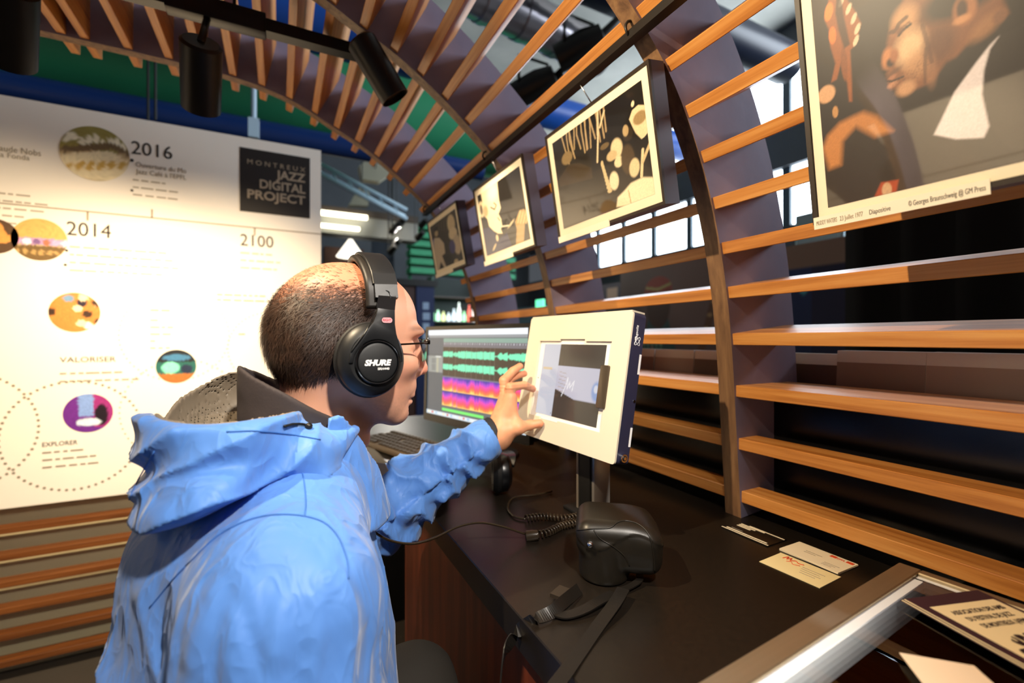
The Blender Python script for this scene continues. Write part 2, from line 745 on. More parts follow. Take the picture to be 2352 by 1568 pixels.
def arc_normals(pts):
    out = []
    for i in range(len(pts)):
        a = pts[max(i - 1, 0)]
        b = pts[min(i + 1, len(pts) - 1)]
        t = (b - a).normalized()
        out.append(Vector((t.z, 0, -t.x)))      # points outwards for a curve running up the right side
    return out


nin = arc_normals(full_in)
booth = empty('slatted_arch', (0, 0, COUNTER), 'arched booth of oak slats on deep mauve-grey ribs over the black counter', 'booth')


def make_rib(y0):
    bm = bmesh.new()
    n = len(full_in)
    RD = 0.20
    vi, vo = [], []
    for yy in (0.0, RIB_T):
        vi.append([bm.verts.new((p.x, y0 + yy, p.z - COUNTER)) for p in full_in])
        vo.append([bm.verts.new((p.x + q.x * RD, y0 + yy, max(p.z + q.z * RD - COUNTER, 0.0))) for p, q in zip(full_in, nin)])
    for i in range(n - 1):
        f = bm.faces.new((vi[0][i], vi[0][i + 1], vo[0][i + 1], vo[0][i]))
        f.material_index = 1
        f = bm.faces.new((vi[1][i], vo[1][i], vo[1][i + 1], vi[1][i + 1]))
        f.material_index = 1
        bm.faces.new((vi[0][i], vi[1][i], vi[1][i + 1], vi[0][i + 1]))
        bm.faces.new((vo[0][i], vo[0][i + 1], vo[1][i + 1], vo[1][i]))
    for i in (0, n - 1):
        bm.faces.new((vi[0][i], vo[0][i], vo[1][i], vi[1][i]))
    bmesh.ops.recalc_face_normals(bm, faces=bm.faces)
    return obj('rib', bm, [M_RIBEDGE, M_RIBFACE], booth, angle=30)


for y in YR:
    make_rib(y)

# slats: radial boards, numbered from the counter upwards
slat_xz = [(.823, -.307), (.813, -.203), (.803, -.100), (.787, 0.0), (.770, .089), (.750, .1715), (.726, .2536), (.695, .3346),
           (.656, .409), (.610, .481), (.540, .546), (.470, .609), (.403, .662), (.334, .709), (.265, .752), (.189, .788),
           (.114, .826), (.031, .859), (-.055, .881), (-.141, .892), (-.229, .897), (-.317, .900), (-.42, .902), (-.523, .903)]
slat_xz += [(2 * XC - x, z) for (x, z) in reversed(slat_xz[17:24])]
L0, L1 = -0.75, 1.925
SL_T = 0.0225


def slat_mesh(depth):
    bm = bmesh.new()
    bm_box(bm, (0, L0, -SL_T / 2), (depth, L1, SL_T / 2), bevel=0.0012, seg=1)
    me = bpy.data.meshes.new('slat')
    bm.to_mesh(me)
    bm.free()
    return me


SM_S, SM_D = slat_mesh(0.055), slat_mesh(0.165)
SLAT_POS = []
for i, (x, z) in enumerate(slat_xz):
    p = Vector((x, 0, z + CAM_Z))
    j = min(range(len(full_in)), key=lambda t: (full_in[t] - p).length)
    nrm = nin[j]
    base = full_in[j] + nrm * 0.005
    # keep measured height along the arch
    t = Vector((-nrm.z, 0, nrm.x))
    base = base + t * (p - base).dot(t)
    ang = math.atan2(nrm.z, nrm.x)
    if i < 3:
        ang = 0.0
    depth_mesh = SM_S if i < 2 else SM_D
    o = obj('slat', depth_mesh, M_SLAT, booth)
    o.location = base - Vector((0, 0, COUNTER))
    o.rotation_euler = (0, -ang, 0)
    SLAT_POS.append((base, ang))
# dark backing behind the two lowest slats
box('backing_board', (0.905, L0, 0.0), (0.92, 1.85, 0.245), M_BLACKGLOSS, booth)

# picture rail inside the arch
rail = empty('picture_rail', (0, 0, 0), 'thin dark rail along the arch carrying the hanging wires', 'rail')
RX, RZ = 0.545, 0.521 + CAM_Z
bm = bmesh.new()
bm_box(bm, (RX - 0.012, -0.7, RZ - 0.008), (RX + 0.006, 1.86, RZ + 0.008))
obj('rail_profile', bm, M_DARKMETAL, rail)
for y in YR[1:]:
    tube('rail_clip', [(RX - .004 + .014 * math.cos(a), y + 0.017, RZ + 0.012 + .014 * math.sin(a)) for a in np.linspace(-1.2, 4.3, 12)],
         0.0025, M_DARKMETAL, rail, n=6)

# ================================================================== counter
ctr = empty('counter', (0, 0, 0), 'long black-topped counter with red-brown wood front below the slatted wall', 'counter')
box('worktop', (0.27, 0.285, COUNTER - 0.045), (1.06, 2.05, COUNTER), M_BLACKTOP, ctr, bevel=0.0015, seg=1)
box('front_panel', (0.30, 0.285, 0.0), (0.325, 1.215, COUNTER - 0.045), M_REDWOOD, ctr)
box('side_panel', (0.325, 1.19, 0.0), (1.04, 1.215, COUNTER - 0.045), M_BLACK, ctr)
box('back_panel', (1.03, 0.285, 0.0), (1.06, 2.05, COUNTER - 0.045), M_BLACK, ctr)
box('end_panel', (0.31, 2.02, 0.0), (1.03, 2.05, COUNTER - 0.045), M_BLACK, ctr)

# ================================================================== timeline panel at the end of the booth
YP = 2.30
pz0, pz1 = CAM_Z - 0.614, CAM_Z + 0.880
px1 = 0.174
panel = empty('timeline_panel', (-0.6, YP, pz0), 'tall white printed timeline panel with round photos and a black square logo', 'panel')
PI_ = Matrix.Translation((0.6, -YP, -pz0))


def pl(o):
    o.matrix_parent_inverse = PI_
    return o


pl(box('panel_board', (-1.90, YP, pz0), (px1, YP + 0.022, pz1), M_PANEL, panel))


def pp(x, y, off=0.0012):
    return onY(x, y, YP - off)


def ptext(name, body, x0, y0, x1, m, h, **k):
    """panel lettering: baseline starts at pixel (x0,y0), runs to about x1; h = cap height px"""
    a = pp(x0, y0)
    b = pp(x1, y0)
    d = ray(x0, y0)
    size = h / FPX * (YP / d[1]) / 0.70
    return pl(wall_text(name, body, size, m, panel, a, fit=(b.x - a.x), depth=0.0006, **k))


ptext('year_2016', '2016', 302, 352, 396, M_INK, 30)
ptext('year_2014', '2014', 153, 539, 255, M_INK, 32)
ptext('year_2100', '2100', 552, 563, 628, M_INK, 27)
ptext('heading_valoriser', 'VALORISER', 137, 832, 266, M_INK, 12)
ptext('heading_explorer', 'EXPLORER', 97, 1026, 178, M_INK, 10)
ptext('line_text', 'Claude Nobs', -22, 343, 94, M_INKPALE, 14)
ptext('line_text', 'à la Fonda', -20, 357, 68, M_INKPALE, 12)
ptext('line_text', 'Ouverture du Mo', 312, 382, 428, M_INKPALE, 11)
ptext('line_text', 'Jazz Café à l\'EPFL', 312, 398, 428, M_INKPALE, 11)
# logo square
a = pp(551, 337)
b = pp(712, 498)
lz1, lz0 = pp(551, 337).z, pp(551, 484).z
M_LOGO = mat('logo_black', '#1b1513', rough=0.6)
pl(box('logo_square', (a.x, YP - 0.002, lz0), (b.x, YP - 0.0001, lz1), M_LOGO, panel))
M_LOGOTXT = mat('logo_letters', '#9c8a74', rough=0.6)
LW = b.x - a.x
LH = lz1 - lz0
for (t, rx0, rx1, ry, rh) in (('M O N T R E U X', .10, .93, .755, .075), ('JAZZ', .50, .93, .585, .135), ('DIGITAL', .27, .93, .40, .135),
                              ('PROJECT', .10, .93, .22, .135)):
    o = wall_text('logo_lettering', t, LH * rh / 0.70, M_LOGOTXT, panel, (a.x + LW * rx0, YP - 0.0026, lz0 + LH * ry), fit=LW * (rx1 - rx0),
                  depth=0.0006, bold=(0.0 if rh < .1 else 0.0015))
    pl(o)
# timeline rule with ticks
zt = pp(0, 466).z
pl(box('timeline_rule', (-1.89, YP - 0.001, zt - 0.0025), (px1 - .002, YP - 0.0001, zt + 0.0025), M_INKMID, panel))
for (x, up) in ((201, -1), (349, 1), (585, -1)):
    c = pp(x, 500)
    pl(box('timeline_tick', (c.x - 0.003, YP - 0.001, min(zt, zt + up * 0.035)), (c.x + 0.003, YP - 0.0001, max(zt, zt + up * 0.035)), M_INKMID, panel))
# grey text blocks (too blurred to read in the photograph): short ink dashes


def text_rows(x0, y0, x1, rows, dy, m, seed, dens=0.72):
    rg = random.Random(seed)
    bm = bmesh.new()
    for r in range(rows):
        p0, p1 = pp(x0, y0 + r * dy), pp(x1, y0 + r * dy)
        x = p0.x
        while x < p1.x - (0.02 if r % 3 else 0.06):
            w = rg.uniform(0.012, 0.04)
            bm_box(bm, (x, YP - 0.0012, p0.z - 0.003), (min(x + w, p1.x), YP - 0.0002, p0.z + 0.003))
            x += w + rg.uniform(0.005, 0.011)
    pl(obj('printed_text_lines', bm, m, panel))['kind'] = 'stuff'


M_INKFAINT = mat('ink_faint', '#a59b8d', rough=0.7)
text_rows(305, 412, 420, 3, 17, M_INKFAINT, 3)
text_rows(-30, 440, 110, 5, 17, M_INKFAINT, 4)
text_rows(160, 566, 410, 4, 18, M_INKFAINT, 5)
text_rows(552, 580, 650, 3, 17, M_INKFAINT, 6)
text_rows(498, 676, 640, 2, 12, M_INKPALE, 7)
text_rows(137, 858, 330, 2, 18, M_INKPALE, 8)
text_rows(97, 1040, 235, 3, 17, M_INKPALE, 9)
text_rows(345, 712, 420, 1, 12, M_INKPALE, 10)
text_rows(548, 767, 600, 1, 12, M_INKPALE, 11)
text_rows(345, 735, 400, 5, 16, M_INKFAINT, 12)
for (x, y, s) in ((303, 368, .006), (303, 437, .005), (153, 575, .005), (150, 608, .005)):
    c = pp(x, y)
    pl(cyl('bullet', (c.x, YP - 0.0012, c.z), (c.x, YP, c.z), s, M_INK, panel, seg=10))


def dotted_ring(cx, cy, r, m, n=60, dot=0.005):
    c = pp(cx, cy)
    bm = bmesh.new()
    for i in range(n):
        t = 2 * math.pi * i / n
        x, z = c.x + r * math.cos(t), c.z + r * math.sin(t)
        if x < px1 - .02 and z > pz0 + .01:
            bm_cyl(bm, (x, YP - 0.001, z), (x, YP, z), dot, seg=8)
    o = pl(obj('dotted_circle', bm, m, panel))
    o['kind'] = 'stuff'


dotted_ring(170, 1000, 0.205, M_INKPALE)
dotted_ring(-95, 990, 0.205, M_INKPALE)
dotted_ring(420, 940, 0.205, M_INKFAINT, dot=0.0035)
dotted_ring(405, 770, 0.185, M_INKFAINT, dot=0.003)
dotted_ring(620, 800, 0.16, M_INKFAINT, dot=0.003)

M_PRINT = paint_mat('panel_photo_print', rough=0.5)


def photo_disc(cx, cy, rpx, painter, seed):
    c = pp(cx, cy)
    d = ray(cx, cy)
    r = rpx / FPX * (YP / d[1])
    cv = Canvas(44, 44, '#bba27a')
    painter(cv)
    cv.grain(0.06, seed)
    # polar grid
    nr, na = 14, 48
    co, qs, cols = [], [], []
    for i in range(nr + 1):
        for k in range(na):
            t = 2 * math.pi * k / na
            x, y = math.cos(t) * i / nr, math.sin(t) * i / nr
            co.append((x * r, y * r, 0))
            ix = min(int((x * .5 + .5) * 43), 43)
            iy = min(int((y * .5 + .5) * 43), 43)
            cols.append((*cv.a[iy, ix], 1))
    for i in range(nr):
        for k in range(na):
            k2 = (k + 1) % na
            qs.append((i * na + k, (i + 1) * na + k, (i + 1) * na + k2, i * na + k2))
    me = grid_mesh('round_photo', np.array(co), np.array(qs), np.array(cols))
    me.transform(frame_M((c.x, YP - 0.0016, c.z), (1, 0, 0), (0, 0, 1)))
    return pl(obj('round_photo', me, M_PRINT, panel))


def d_leaf(c):
    c.rect(0, .55, 1, 1, '#8f8244')
    for i in range(9):
        c.ell(.1 + .1 * i, .72 + .05 * math.sin(i * 2.1), .05, .08, '#e8dfc4')
    c.poly([(0, .42), (.75, .62), (1, .5), (1, .62), (.7, .75), (0, .52)], '#6f5b40')
    c.poly([(0, 0), (1, 0), (1, .4), (.7, .58), (0, .4)], '#e6d6b0')
    for i in range(6):
        c.ell(.12 + .15 * i, .2 + .03 * i, .05, .1, '#c7a050', rot=-30)


def d_stage(c):
    c.rect(0, .5, 1, 1, '#d8a75e')
    c.rect(0, .35, 1, .52, '#b58fb8')
    for i in range(6):
        c.ell(.1 + .17 * i, .43, .07, .07, ['#e8a0c8', '#efe2f0', '#7a5a8c', '#e06a50'][i % 4])
    c.rect(0, 0, 1, .33, '#6f5630')
    for i in range(7):
        c.ell(.1 + .14 * i, .18, .05, .06, '#b8955c')


def d_people(c):
    c.rect(0, 0, 1, 1, '#c9813c')
    for i in range(12):
        c.ell(rngp.uniform(0, 1), rngp.uniform(.1, .95), .1, .09, rngp.choice(['#f0d8b0', '#3a2418', '#d65f34', '#6d8fb0', '#f5efe0', '#241a30']))


def d_green(c):
    c.rect(0, .6, 1, 1, '#161a20')
    c.ell(.5, .75, .35, .1, '#3f78a0')
    c.rect(0, .25, 1, .62, '#1f5f58')
    c.ell(.35, .45, .22, .18, '#7fe0c0')
    c.ell(.75, .4, .15, .14, '#1a2a44')
    c.rect(0, 0, 1, .26, '#b06a30')


def d_purple(c):
    c.rect(0, 0, 1, 1, '#6a2a8a')
    c.rect(.28, .4, .6, 1, '#7f9cd8')
    c.rect(.6, .1, 1, 1, '#9a2f78')
    c.ell(.75, .42, .14, .28, '#1c0f1c')
    c.ell(.5, .25, .25, .1, '#cfe0ee')


def d_star(c):
    c.rect(0, 0, 1, 1, '#59402a')
    c.poly([(.3, .3), (.6, .9), (.75, .55), (1, .5), (.7, .3)], '#e39a4e')


rngp = random.Random(5)
photo_disc(219, 353, 62, d_leaf, 1)
photo_disc(91, 550, 48, d_stage, 2)
photo_disc(-12, 542, 40, d_star, 3)
photo_disc(172, 717, 45, d_people, 4)
photo_disc(405, 841, 38, d_green, 5)
photo_disc(203, 948, 44, d_purple, 6)

# slatted base under the panel
sb = empty('slatted_screen', (-0.8, YP, 0), 'low screen of horizontal oak slats before a cream wall below the timeline panel', 'screen')
for z in (.555, .458, .36, .265, .169, .072):
    o = box('slat', (-1.05, 0.0, z - 0.011), (0.97, 0.05, z + 0.011), wood('oak_slat_x_shaded', '#5c3316', '#74431e', '#8c5428', scale=(2.2, 60, 60)), sb,  # darker copy of the booth oak, dim light put into its colour
            bevel=0.001, seg=1)
for x in (-1.0, 0.93):
    box('upright', (x - 0.03, 0.05, 0), (x + 0.03, 0.085, 0.62), M_DARKMETAL, sb)
box('wall_left', (-1.95, YP + 0.095, 0), (px1 - 0.01, YP + 0.125, 1.9), M_CREAM)['kind'] = 'structure'

# second panel along the open side of the booth (seen only mirrored in the picture glass)
sp = empty('printed_wall', (-2.3, 0.4, pz0), 'white printed timeline panel with round photos along the open side of the booth', 'panel')
box('panel_board', (-0.03, -2.0, 0), (0.0, 1.85, 1.13), M_PANEL, sp)
for (y, z, r, c) in ((-.9, .95, .09, '#7a5a3c'), (-.55, 1.0, .07, '#4c4a58'), (-.2, .62, .09, '#6f6884'), (.25, .9, .08, '#8a6a4c'),
                     (.6, .45, .09, '#5a4636'), (1.0, .8, .1, '#7f6a58'), (1.35, .5, .08, '#5c4638'), (-1.3, .6, .1, '#604c40')):
    bm = bmesh.new()
    bm_cyl(bm, (0.0, y, z), (0.0015, y, z), r, seg=28)
    obj('round_photo', bm, mat('side_photo_' + c[1:], c, rough=0.6, noise=((14, 14, 14), .7, '#c8b49a')), sp)
for y_ in (-1.9, 0.0, 1.75):
    box('panel_leg', (-.03, y_, -pz0), (0, y_ + .05, 0), M_DARKMETAL, sp)
box('timeline_rule', (0, -2.0, 0.74), (0.001, 1.85, 0.746), M_INKMID, sp)
M_REDSQ = mat('red_square', '#c8402c', rough=0.6)
box('red_square', (0, -.02, .56), (.001, .05, .63), M_REDSQ, sp)
box('red_square', (0, .14, .56), (.001, .21, .63), M_REDSQ, sp)

# ================================================================== framed photographs hanging on the slats
M_FRAME = mat('picture_frame_dark', '#2a2018', rough=0.45)
M_FRAMESIDE = mat('picture_box_side', '#4b4456', rough=0.55)
M_MAT = mat('picture_mat_board', '#efe3c8', rough=0.5)
M_STRIP = mat('caption_strip', '#f2e8d4', rough=0.45)
M_PHOTO = mat('photo_print_behind_glass', (0.8, 0.8, 0.8), rough=0.42, attr='col', coat=1.0)
MATS['photo_print_behind_glass'].node_tree.nodes['Principled BSDF'].inputs['Coat Roughness'].default_value = 0.03
MATS['photo_print_behind_glass'].node_tree.nodes['Principled BSDF'].inputs['Coat IOR'].default_value = 1.75


class Picture:
    def __init__(self, y0, y1, zb, zt, xb, xt, label, th=0.034, strip=(0.0, 0.60), border=0.018):
        """y0 = nearest side, y1 = far side; heights relative to the lens"""
        self.W = y1 - y0
        self.H = math.hypot(zt - zb, xt - xb)
        c = Vector(((xb + xt) / 2, (y0 + y1) / 2, CAM_Z + (zb + zt) / 2))
        self.M = frame_M(c, (0, -1, 0), (xt - xb, 0, zt - zb))
        self.inv = self.M.inverted()
        self.e = empty('framed_photograph', c, label, 'picture', 'framed concert photographs hung along the slatted wall')
        self.e.matrix_world = self.M
        W, H = self.W, self.H
        fw = 0.0055
        # box body and slim frame
        box('frame_box', (-W / 2, -H / 2, -th), (W / 2, H / 2, -0.004), M_FRAMESIDE, self.e)
        outer = [(-W / 2, -H / 2), (W / 2, -H / 2), (W / 2, H / 2), (-W / 2, H / 2)]
        innr = [(-W / 2 + fw, -H / 2 + fw), (W / 2 - fw, -H / 2 + fw), (W / 2 - fw, H / 2 - fw), (-W / 2 + fw, H / 2 - fw)]
        prism('frame', outer, 0.006, M_FRAME, self.e, M=Matrix.Translation((0, 0, -0.004)), holes=[innr])
        b = border
        prism('mat_board', innr, 0.002, M_MAT, self.e, M=Matrix.Translation((0, 0, -0.003)))
        self.iw, self.ih = W - 2 * (fw + b), H - 2 * (fw + b)
        # caption strip stuck over the lower edge
        s0, s1 = strip
        self.strip_x = (-W / 2 + fw * .3 + s0 * W, -W / 2 + s1 * W)
        self.strip_y = (-H / 2 - 0.006, -H / 2 + 0.0085)
        box('caption_strip', (self.strip_x[0], self.strip_y[0], 0.0022), (self.strip_x[1], self.strip_y[1], 0.0032), M_STRIP, self.e)
        # hanging wire up to the rail
        top = self.M @ Vector((0, H / 2 - 0.003, -0.012))
        w = tube('hanging_wire', [self.inv @ top, self.inv @ Vector((RX - .004, top.y, RZ - .008))], 0.0013, M_STEEL, self.e, n=6)

    def uv(self, x, y):
        d = Vector(ray(x, y))
        o = self.inv @ Vector((0, 0, CAM_Z))
        dl = self.inv.to_3x3() @ d
        t = -o.z / dl.z
        p = o + dl * t
        return (p.x / self.iw + 0.5, p.y / self.ih + 0.5)

    def P(self, pts, ox=0, oy=0, s=1.0):
        return [self.uv(ox + x / s, oy + y / s) for x, y in pts]

    def R(self, x, y, s=1.0):
        return None

    def finish(self, cv):
        me = cv.mesh('photo_print', self.iw, self.ih)
        me.transform(Matrix.Translation((0, 0, -0.0006)))
        obj('photo_print', me, M_PHOTO, self.e)


def ellp(cv, pic, x, y, rx, ry, color, ox, oy, s, rot=0, soft=.25, op=1.0):
    a = pic.uv(ox + x / s, oy + y / s)
    b = pic.uv(ox + (x + rx) / s, oy + y / s)
    c = pic.uv(ox + x / s, oy + (y - ry) / s)
    cv.ell(a[0], a[1], abs(b[0] - a[0]) + 1e-4, abs(c[1] - a[1]) + 1e-4, color, rot, soft, op)


def vgrad(cv, top, bottom, p=1.0):
    t = np.clip(cv.y, 0, 1)[..., None] ** p
    cv.a = np.array(srgb(top)) * t + np.array(srgb(bottom)) * (1 - t)


# --- large colour portrait beside the counter end
pic = Picture(0.060, 0.337, 0.143, 0.520, 0.600, 0.545, 'large colour photograph of a singer in profile with a guitar headstock',
              strip=(0.0, 0.58), border=0.012)
cv = Canvas(250, 345, '#15100b')
q = lambda pts: pic.P(pts, 1820, 0, 2.959)
E = lambda x, y, rx, ry, c, **k: ellp(cv, pic, x, y, rx, ry, c, 1820, 0, 2.959, **k)
vgrad(cv, '#0d0906', '#2a1c10', 0.6)
cv.poly(q([(215, 130), (235, 40), (255, -60), (330, -60), (420, 70), (465, 160), (430, 300), (392, 340), (402, 560), (405, 690), (383, 690), (370, 560),
           (330, 420), (300, 540), (262, 560), (290, 430), (255, 310), (245, 200)]), '#8a4a1e')
E(245, 80, 30, 60, '#d8792e', rot=-10)
E(270, 240, 25, 60, '#d9702a')
E(350, 430, 22, 120, '#7a4018')
for (x, y) in ((330, 10), (380, 60), (415, 125), (440, 195), (430, 275)):
    E(x, y, 17, 36, '#d7bfa0', rot=-25)
cv.poly(q([(300, -60), (330, -20), (350, 120), (390, 300), (350, 330), (310, 200), (290, 90)]), '#1a1009', op=.85)
# head
cv.poly(q([(800, -120), (740, 20), (690, 110), (655, 215), (640, 290), (645, 330), (604, 430), (612, 468), (655, 472), (636, 500), (650, 540), (650, 585), (668, 608),
           (725, 598), (713, 628), (760, 642), (850, 600), (905, 575), (960, 545), (1040, 420), (1110, 390), (1190, 300), (1300, 200), (1420, 130), (1470, 90), (1380, -120)]),
        '#7c4c2e', soft=.012)
E(1150, -30, 320, 130, '#1a120c', soft=.5)
E(760, 130, 90, 95, '#c59468', soft=.8, op=.9)
E(700, 220, 40, 45, '#8e5836', soft=.6, op=.8)
E(800, 320, 105, 115, '#dcb68c', soft=.9, op=.95)
E(850, 430, 90, 90, '#b5845a', soft=.9, op=.8)
E(648, 395, 42, 70, '#c07c4a', soft=.6, op=.9)
E(665, 425, 30, 32, '#2a140b', soft=.7)
E(690, 375, 30, 45, '#9a5e38', soft=.7)
E(1000, 300, 110, 130, '#5a3420', soft=.8, op=.85)
E(940, 480, 40, 110, '#8e6244', soft=.8, op=.7)
cv.line(q([(722, 240), (745, 208), (772, 185), (800, 165)]), .0042, '#1d0e08')
cv.line(q([(716, 222), (740, 190), (790, 150)]), .003, '#5a341f', op=.7)
cv.line(q([(668, 218), (690, 214), (706, 196), (722, 160), (770, 118)]), .006, '#3a2012', op=.8)
E(730, 205, 34, 24, '#6a3e26', rot=35, soft=.9, op=.6)
E(690, 488, 55, 16, '#5a3a28', rot=18, soft=1.0, op=.75)
E(672, 530, 34, 15, '#9c664a', rot=25, soft=.6)
E(680, 572, 36, 19, '#b07a5a', rot=15, soft=.7)
cv.line(q([(642, 550), (675, 552), (720, 536), (752, 518)]), .0032, '#2a150c')
for k_ in range(160):
    a_ = rngp.uniform(0, 1)
    E(690 + 230 * a_ + rngp.uniform(-30, 30), 600 - 190 * a_ + rngp.uniform(-45, 60), 4, 4, '#5c3c2a', soft=1.0, op=.5)
E(770, 600, 65, 48, '#b98a64', soft=.7)
cv.line(q([(880, 170), (900, 240), (922, 320), (945, 420)]), .005, '#4a2818', op=.6)
cv.line(q([(905, 330), (898, 450), (900, 560)]), .004, '#4a2c1c', op=.6)
E(1170, 60, 85, 105, '#a56a42', soft=.4)
E(1150, 60, 40, 70, '#3c2012', soft=.6)
E(1150, 130, 60, 26, '#c58a5c', soft=.7)
E(1310, 180, 130, 60, '#9a6a44', rot=35, soft=.9, op=.85)
E(1410, 110, 50, 45, '#7c5238', soft=.5)
# shirt and jacket
cv.poly(q([(1100, 420), (1240, 330), (1400, 240), (1640, 130), (1900, 100), (1900, 1300), (1340, 1150), (1150, 950), (1000, 760), (1040, 560)]), '#1d1610', op=.8, soft=.03)
cv.poly(q([(1640, 130), (1420, 235), (1345, 335), (1302, 500), (1292, 650), (1340, 860), (1560, 1100), (1900, 1300), (1900, 80)]), '#241b14')
cv.poly(q([(1400, 248), (1345, 300), (1250, 420), (1100, 625), (960, 915), (1110, 945), (1300, 935), (1335, 860), (1288, 640), (1300, 480), (1340, 335)]), '#dfd6da')
# strumming hand and guitar
cv.poly(q([(205, 1010), (240, 920), (320, 835), (410, 790), (480, 760), (570, 790), (680, 890), (560, 930), (430, 860), (340, 960), (330, 1120), (250, 1150)]), '#b9783e', soft=.02)
E(230, 640, 60, 60, '#c99a72', rot=35)
E(290, 760, 20, 40, '#b58450')
cv.poly(q([(545, 1360), (600, 1240), (720, 1220), (700, 1330), (640, 1360)]), '#a8441e')
E(640, 1290, 34, 50, '#caa27c')
cv.grain(.05, 3)
pic.finish(cv)
M_CAP = mat('caption_ink', '#4a443c', rough=.7)
M_CAPP = mat('caption_ink_pale', '#8f8068', rough=.7)
sx0, sx1 = pic.strip_x
sw = pic.W * 0.58
for (t, f0, f1, m) in (('MUDDY WATERS', .020, .165, M_CAPP), ('23 Juillet 1977', .185, .335, M_CAPP), ('Diapositive', .375, .50, M_CAP),
                       ('© Georges Braunschweig @ GM Press', .60, .97, M_CAP)):
    text('caption_text', t, 0.0078, m, pic.e, M=Matrix.Translation((sx0 + f0 * sw, pic.strip_y[0] + 0.0045, 0.0033)), fit=(f1 - f0) * sw, depth=0.0003)

# --- black and white, warm lamp tint put into the greys: band with hands raised
pic = Picture(0.585, 0.925, 0.236, 0.478, 0.602, 0.562, 'warm black and white photograph of musicians, hung beside the big rib', strip=(0.0, 0.56))
cv = Canvas(210, 150, '#14100b')
q = lambda pts: pic.P(pts, 1240, 130, 3.6475)
E = lambda x, y, rx, ry, c, **k: ellp(cv, pic, x, y, rx, ry, c, 1240, 130, 3.6475, **k)
vgrad(cv, '#14110c', '#241c12', 1.0)
cv.rect(.45, .45, 1, 1, '#120e0a', op=.8)
rg = random.Random(2)
for i in range(15):
    x = 190 + i * 23 + rg.uniform(-6, 6)
    y0 = 700 - i * 17
    pts = [(x, y0 - 120 + rg.uniform(-20, 20)), (x + rg.uniform(-20, 25), y0 + rg.uniform(-40, 40)), (x + rg.uniform(-10, 60), y0 + 170 + rg.uniform(-30, 50))]
    cv.line(q(pts), .011, '#b59a70', op=.85)
cv.line(q([(480, 430), (485, 640), (480, 880)]), .013, '#dcc6a0')
cv.line(q([(535, 455), (500, 590)]), .012, '#d9c49c')
E(225, 850, 48, 55, '#8a744f')
cv.poly(q([(150, 1040), (240, 900), (330, 890), (430, 930), (440, 1020), (170, 1090)]), '#3a2c1c', op=.8)
E(640, 770, 52, 88, '#e2cda4')
E(600, 830, 46, 44, '#c8b084')
E(660, 880, 40, 46, '#e6d4ac')
E(540, 750, 40, 26, '#6b5838')
for i in range(9):
    E(520 + 8 * i, 900 + 28 * i, 12, 30, '#cdb88c', rot=10 * i)
E(620, 1040, 40, 80, '#e8d8b4')
E(735, 860, 60, 130, '#4a3a26')
E(735, 650, 44, 60, '#30261a')
E(715, 620, 26, 50, '#b49a70')
cv.poly(q([(745, 525), (770, 450), (820, 405), (880, 405), (905, 470), (905, 530), (925, 580), (890, 660), (850, 690), (800, 640), (775, 590)]), '#e4cfa6')
E(835, 510, 62, 58, '#9c8258')
cv.poly(q([(800, 700), (860, 690), (930, 600), (965, 580), (1000, 960), (800, 880)]), '#17110b')
E(790, 930, 45, 80, '#dcc69c', rot=-12)
cv.line(q([(860, 780), (850, 1000)]), .016, '#e0cba0')
cv.line(q([(930, 700), (860, 880)]), .016, '#cdb68a')
E(775, 395, 14, 26, '#e9d9b4', rot=-20)
cv.poly(q([(640, 1260), (650, 1180), (700, 1130), (760, 1060), (860, 1010), (960, 1010), (985, 1080), (1030, 1130), (1030, 1190), (800, 1240)]), '#efe0bc', soft=.02)
cv.line(q([(740, 1120), (765, 1240)]), .006, '#b9a070')
cv.grain(.06, 4)
pic.finish(cv)

# --- black and white close-up with a raised hand, greys painted in the lamps' warm tint
pic = Picture(1.02, 1.348, 0.240, 0.472, 0.592, 0.550, 'warm close-up photograph of a face with a cigarette and raised hand', strip=(0.0, 0.62))
cv = Canvas(190, 140, '#17120d')
q = lambda pts: pic.P(pts, 960, 330, 4.9)
E = lambda x, y, rx, ry, c, **k: ellp(cv, pic, x, y, rx, ry, c, 960, 330, 4.9, **k)
cv.poly(q([(700, 540), (790, 470), (890, 420), (895, 520), (915, 660), (930, 720), (905, 790), (935, 850), (945, 920), (930, 960), (950, 1010), (900, 1010), (850, 980),
           (800, 930), (780, 850), (740, 800), (720, 640)]), '#f0dfb8', soft=.012)
E(830, 560, 60, 90, '#fff2d0', soft=.8)
E(712, 740, 36, 95, '#ead8ae', soft=.3)
E(712, 745, 16, 62, '#5a4830', soft=.5)
E(760, 760, 30, 70, '#b79c70', soft=.6)
cv.line(q([(815, 715), (860, 740), (880, 690)]), .012, '#3a2c1c')
cv.line(q([(850, 665), (880, 690)]), .010, '#4a3a26')
cv.line(q([(895, 830), (920, 865)]), .010, '#3a2c1c')
cv.line(q([(915, 935), (1020, 920)]), .010, '#e8dcc0')
E(1045, 900, 45, 14, '#cbb894', rot=20, soft=.8)
cv.poly(q([(720, 960), (800, 940), (860, 1000), (900, 1080), (1000, 1000), (1060, 1160), (760, 1300)]), '#22264a')
E(890, 1060, 14, 40, '#d8c49c')
E(860, 1165, 30, 16, '#c8b48c', rot=30)
cv.poly(q([(1100, 1160), (1110, 960), (1090, 880), (1140, 750), (1190, 735), (1250, 780), (1240, 860), (1200, 900), (1190, 1130)]), '#a88a5c', soft=.02)
for i in range(4):
    cv.line(q([(1120 + 32 * i, 890), (1150 + 30 * i, 760 + 12 * i)]), .014, '#c8aa78')
cv.grain(.06, 5)
pic.finish(cv)

